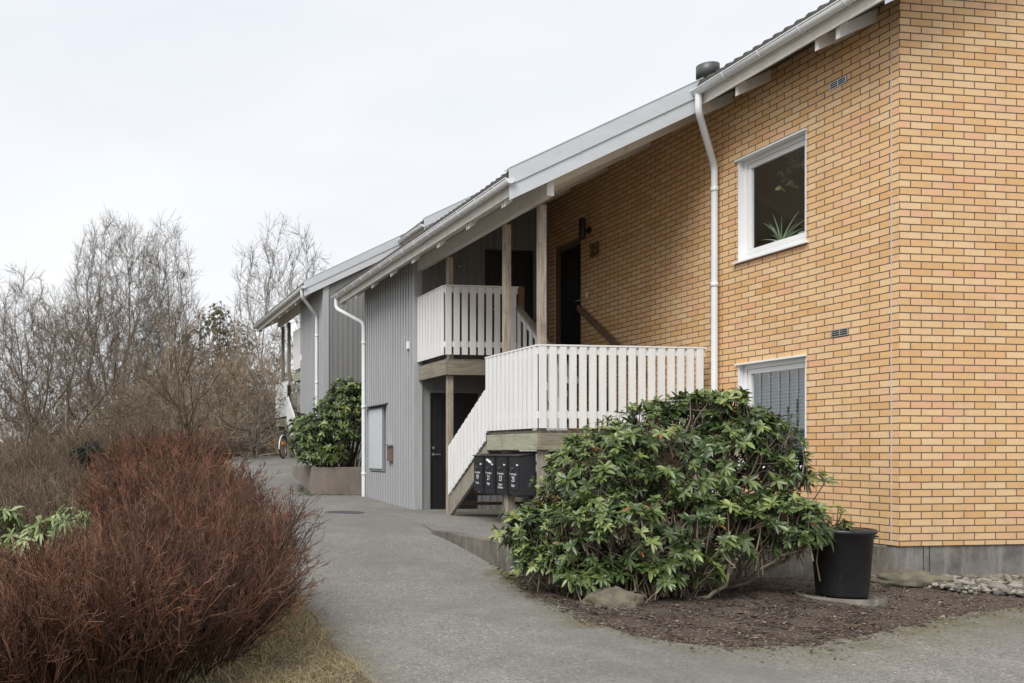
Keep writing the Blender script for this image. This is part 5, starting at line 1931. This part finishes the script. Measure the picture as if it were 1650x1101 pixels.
# ------------------------------------------------------------------ bin and base ring
bc = (5.33, 8.36)
bz = -1.285
fr = Frame((bc[0], bc[1], -1.32), False)
tag(MB().lathe((bc[0] - .02, bc[1], -1.32), [(.0, .02), (.26, .022), (.265, .035), (.30, .035), (.305, .022), (.33, .018), (.335, .05), (.352, .05), (.36, -.03)], 44).build('concrete_ring', M['kerbc'], None, fr),
    'round flat concrete ring lying in the soil under the black bin', 'concrete ring')
fr = Frame((bc[0], bc[1], bz), False)
bt = thing('rubbish_bin', fr, 'black plastic lidded dustbin standing at the brick corner', 'bin')
c = (bc[0], bc[1], bz)
MB().lathe(c, [(0, .0), (.195, .0), (.20, .01), (.205, .03), (.243, .55), (.252, .555), (.252, .575), (.24, .58)], 56).build('body', M['plastic'], bt, fr)
MB().lathe(c, [(.262, .565), (.268, .572), (.268, .597), (.255, .603), (.235, .603), (.225, .592), (.17, .592), (.16, .604), (.05, .606), (0, .606)], 56).build('lid', M['plastic'], bt, fr)
for s in (-1, 1):
    mb = MB()
    a0 = .15 if s > 0 else math.pi + .25
    pth = []
    for k in range(9):
        a = a0 - .25 + .5 * k / 8
        rr = .262 + .045 * math.sin(math.pi * min(1, max(0, k / 8)))
        pth.append((c[0] + rr * math.cos(a), c[1] + rr * math.sin(a), c[2] + .515))
    mb.tube(pth, .012, 8)
    mb.box(c[0] + s * .24, c[0] + s * .30, c[1] - .05, c[1] + .05, c[2] + .525, c[2] + .54)
    mb.build('handle', M['plastic'], bt, fr)
MB().tube([(c[0] - .09, c[1], c[2] + .605), (c[0] - .07, c[1], c[2] + .625), (c[0] + .07, c[1], c[2] + .625), (c[0] + .09, c[1], c[2] + .605)], .012, 8).build('lid_handle', M['plastic'], bt, fr)

# ------------------------------------------------------------------ plants in the upper window
fr = Frame((.25, 1.98, 2.47))
pz = 2.475
t = thing('potted_aloe', fr, 'spiky aloe in a pale pot on the upper window ledge', 'potted plant')
MB().lathe((.26, 2.0, pz), [(0, 0), (.07, 0), (.09, .12), (.095, .13), (.085, .13), (.08, .11), (0, .10)], 24).build('pot', M['pot'], t, fr)
mb = MB()
rng = np.random.default_rng(4)
for k in range(15):
    a = k * 2.4; tilt = rng.uniform(.15, 1.15); L = rng.uniform(.25, .46)
    p = Vector((.26, 2.0, pz + .11)); d = Vector((math.cos(a) * math.sin(tilt) * .45, math.sin(a) * math.sin(tilt), math.cos(tilt)))
    pth, rad = [], []
    for j in range(6):
        pth.append(p.copy()); rad.append(.014 * (1 - j / 5.6))
        p = p + d * (L / 5); d = (d + Vector((0, 0, -.12))).normalized()
    mb.tube(pth, rad, 6)
mb.build('leaves', M['aloe'], t, fr)
fr = Frame((.25, 1.5, 2.47))
tag(MB().lathe((.26, 1.56, pz), [(0, 0), (.09, 0), (.105, .02), (.105, .13), (.095, .14), (.09, .12), (0, .11)], 28).build('ceramic_pot', M['pot'], None, fr), 'plain round pale pot at the right end of the upper window ledge', 'pot')
fr = Frame((.4, 1.75, 3.5))
t = thing('reflected_leaves', fr, 'faint trailing leaves in the upper window, standing in for leaf reflections', 'potted plant')  # leafy sprays standing in for leaf reflections on the glass
rng = np.random.default_rng(9)
ps = np.stack([rng.uniform(.32, .5, 16), rng.uniform(1.62, 2.15, 16), 3.62 - rng.uniform(0, .32, 16)], -1)
V, F, R = leaves(rng, ps - np.array(fr.o), np.tile([0, .1, -1.], (16, 1)) + rng.normal(0, .3, (16, 3)), 3, .085, .7, (.4, 1.3), .3, .5, .3)
np_mesh('foliage', V, F, M['leafpale'], R, parent=t)
P = np.stack([np.tile([.4, 1.85, 3.72], (16, 1)), (ps + [.4, 1.85, 3.72]) / 2 + [0, 0, .04], ps], 1) - np.array(fr.o)
V, F, R = tubes(P, np.full((16, 3), .003), rng.random(16), 4)
np_mesh('reflected_vines', V, F, M['stem'], R, parent=t)

# ------------------------------------------------------------------ bicycle by the far staircase
bx_, by_ = at(456, 28.3)
zb = float(gr(by_)) + .02
fr = Frame((bx_, by_, zb), False)
t = thing('bicycle', fr, 'parked bicycle half hidden behind the far staircase posts', 'bicycle')
def P3(x, y, z): return (bx_ + y * .22 + x * 1.0 * .0 + x * .35, by_ + x * .94, zb + z)
# wheel plane direction is (.35,.94) so that it is seen nearly edge-on
for xo in (0., 1.05):
    cpt = Vector(P3(xo, 0, .34))
    dirv = Vector((.35, .94, 0)).normalized()
    def ring(r, rad, sides=6, n=36):
        pts = [cpt + dirv * (r * math.cos(2 * math.pi * k / n)) + Vector((0, 0, r * math.sin(2 * math.pi * k / n))) for k in range(n + 1)]
        return MB().tube(pts, rad, sides, caps=False)
    w = ring(.335, .019).build('wheel', M['tyre'], t, fr)
    ring(.31, .010).build('rim', M['steel'], w, fr)
    mb = MB()
    for k in range(14):
        a = math.pi * k / 7
        mb.tube([cpt, cpt + dirv * (.31 * math.cos(a)) + Vector((0, 0, .31 * math.sin(a)))], .0022, 4)
    mb.build('spokes', M['steel'], w, fr)
    pts = [cpt + dirv * (.365 * math.cos(a)) + Vector((0, 0, .365 * math.sin(a))) for a in np.linspace(.5, 3.3, 16)]
    MB().tube(pts, .022, 6).build('mudguard', M['metalwhite'], t, fr)
mb = MB()
for a, b in (((0, 0, .34), (.15, 0, .95)), ((.12, 0, .78), (.62, 0, .36)), ((.62, 0, .36), (.55, 0, .85)), ((.55, 0, .80), (.13, 0, .84)), ((.62, 0, .36), (1.05, 0, .34)), ((1.05, 0, .34), (.56, 0, .78))):
    mb.tube([P3(*a), P3(*b)], .015, 8)
mb.build('frame', M['blackbox'], t, fr)
MB().tube([P3(.2, -1.1, 1.02), P3(.15, 0, .98), P3(.2, 1.1, 1.02)], .012, 8).build('handlebar', M['steel'], t, fr)
MB().tube([P3(.45, 0, .93), P3(.72, 0, .94)], [.03, .08], 10).build('saddle', M['plastic'], t, fr)
MB().box(bx_ - .05, bx_ + .03, by_ - .06, by_ - .05, zb + .42, zb + .52).build('reflector', M['orange'], t, fr)

# terracotta pot at the far road edge
px_, py_ = at(367, 28)
zz = zc(px_, py_)
fr = Frame((px_, py_, zz), False)
tag(MB().lathe((px_, py_, zz), [(0, 0), (.10, 0), (.14, .16), (.16, .16), (.16, .21), (.14, .21), (.13, .15), (0, .14)], 20).build('flower_pot', M['terracotta'], None, fr), 'small low terracotta pot at the far left edge of the road crest', 'flower pot')

# ------------------------------------------------------------------ sky, sun, camera
w = bpy.data.worlds.new('World')
SC.world = w
w.use_nodes = True
nt = w.node_tree
for n in list(nt.nodes): nt.nodes.remove(n)
t = NT(nt)
out = t.n('ShaderNodeOutputWorld'); bg = t.n('ShaderNodeBackground')
SUN_EL, SUN_AZ = math.radians(46), math.radians(218)     # azimuth measured clockwise from +Y
sky = t.n('ShaderNodeTexSky', sky_type='NISHITA')
sky.sun_disc = False
sky.sun_elevation = SUN_EL; sky.sun_rotation = SUN_AZ
sky.air_density = 1.0; sky.dust_density = 4.0; sky.ozone_density = 1.0
gco = t.n('ShaderNodeTexCoord').outputs['Generated']
cl = t.noise(t.scale(gco, (1, 1, 3.2)), 1.7, 4, .5)
cloud = t.ramp(cl, [(.25, (7.2, 7.55, 8.2)), (.5, (8.1, 8.3, 8.65)), (.75, (9.0, 9.05, 9.15))])
c = t.mix(.90, sky.outputs[0], cloud)
t.l(c, bg.inputs[0])
bg.inputs[1].default_value = .12
t.l(bg.outputs[0], out.inputs[0])

sd = bpy.data.lights.new('sun', 'SUN')
sd.energy = 3.3; sd.angle = math.radians(32); sd.color = (1, .98, .95)
so = bpy.data.objects.new('sun', sd)
COL.objects.link(so)
dirv = Vector((math.sin(SUN_AZ) * math.cos(SUN_EL), math.cos(SUN_AZ) * math.cos(SUN_EL), math.sin(SUN_EL)))
so.rotation_euler = dirv.to_track_quat('Z', 'Y').to_euler()
so.location = (-10, -10, 20)

cd = bpy.data.cameras.new('camera')
cd.sensor_width = 36; cd.sensor_fit = 'HORIZONTAL'
cd.lens = 1500 / 1650 * 36
cd.shift_x = (825 - 400) / 1650
cd.shift_y = (729 - 550.5) / 1650
cd.clip_start = .05; cd.clip_end = 5000
co = bpy.data.objects.new('camera', cd)
COL.objects.link(co)
co.location = (0, 0, H)
co.rotation_euler = (math.pi / 2, 0, 0)
SC.camera = co

SC.view_settings.view_transform = 'Standard'
SC.view_settings.look = 'None'
SC.view_settings.exposure = 0
SC.view_settings.gamma = 1
SC.render.engine = 'CYCLES'
SC.cycles.max_bounces = 6
SC.cycles.transparent_max_bounces = 12
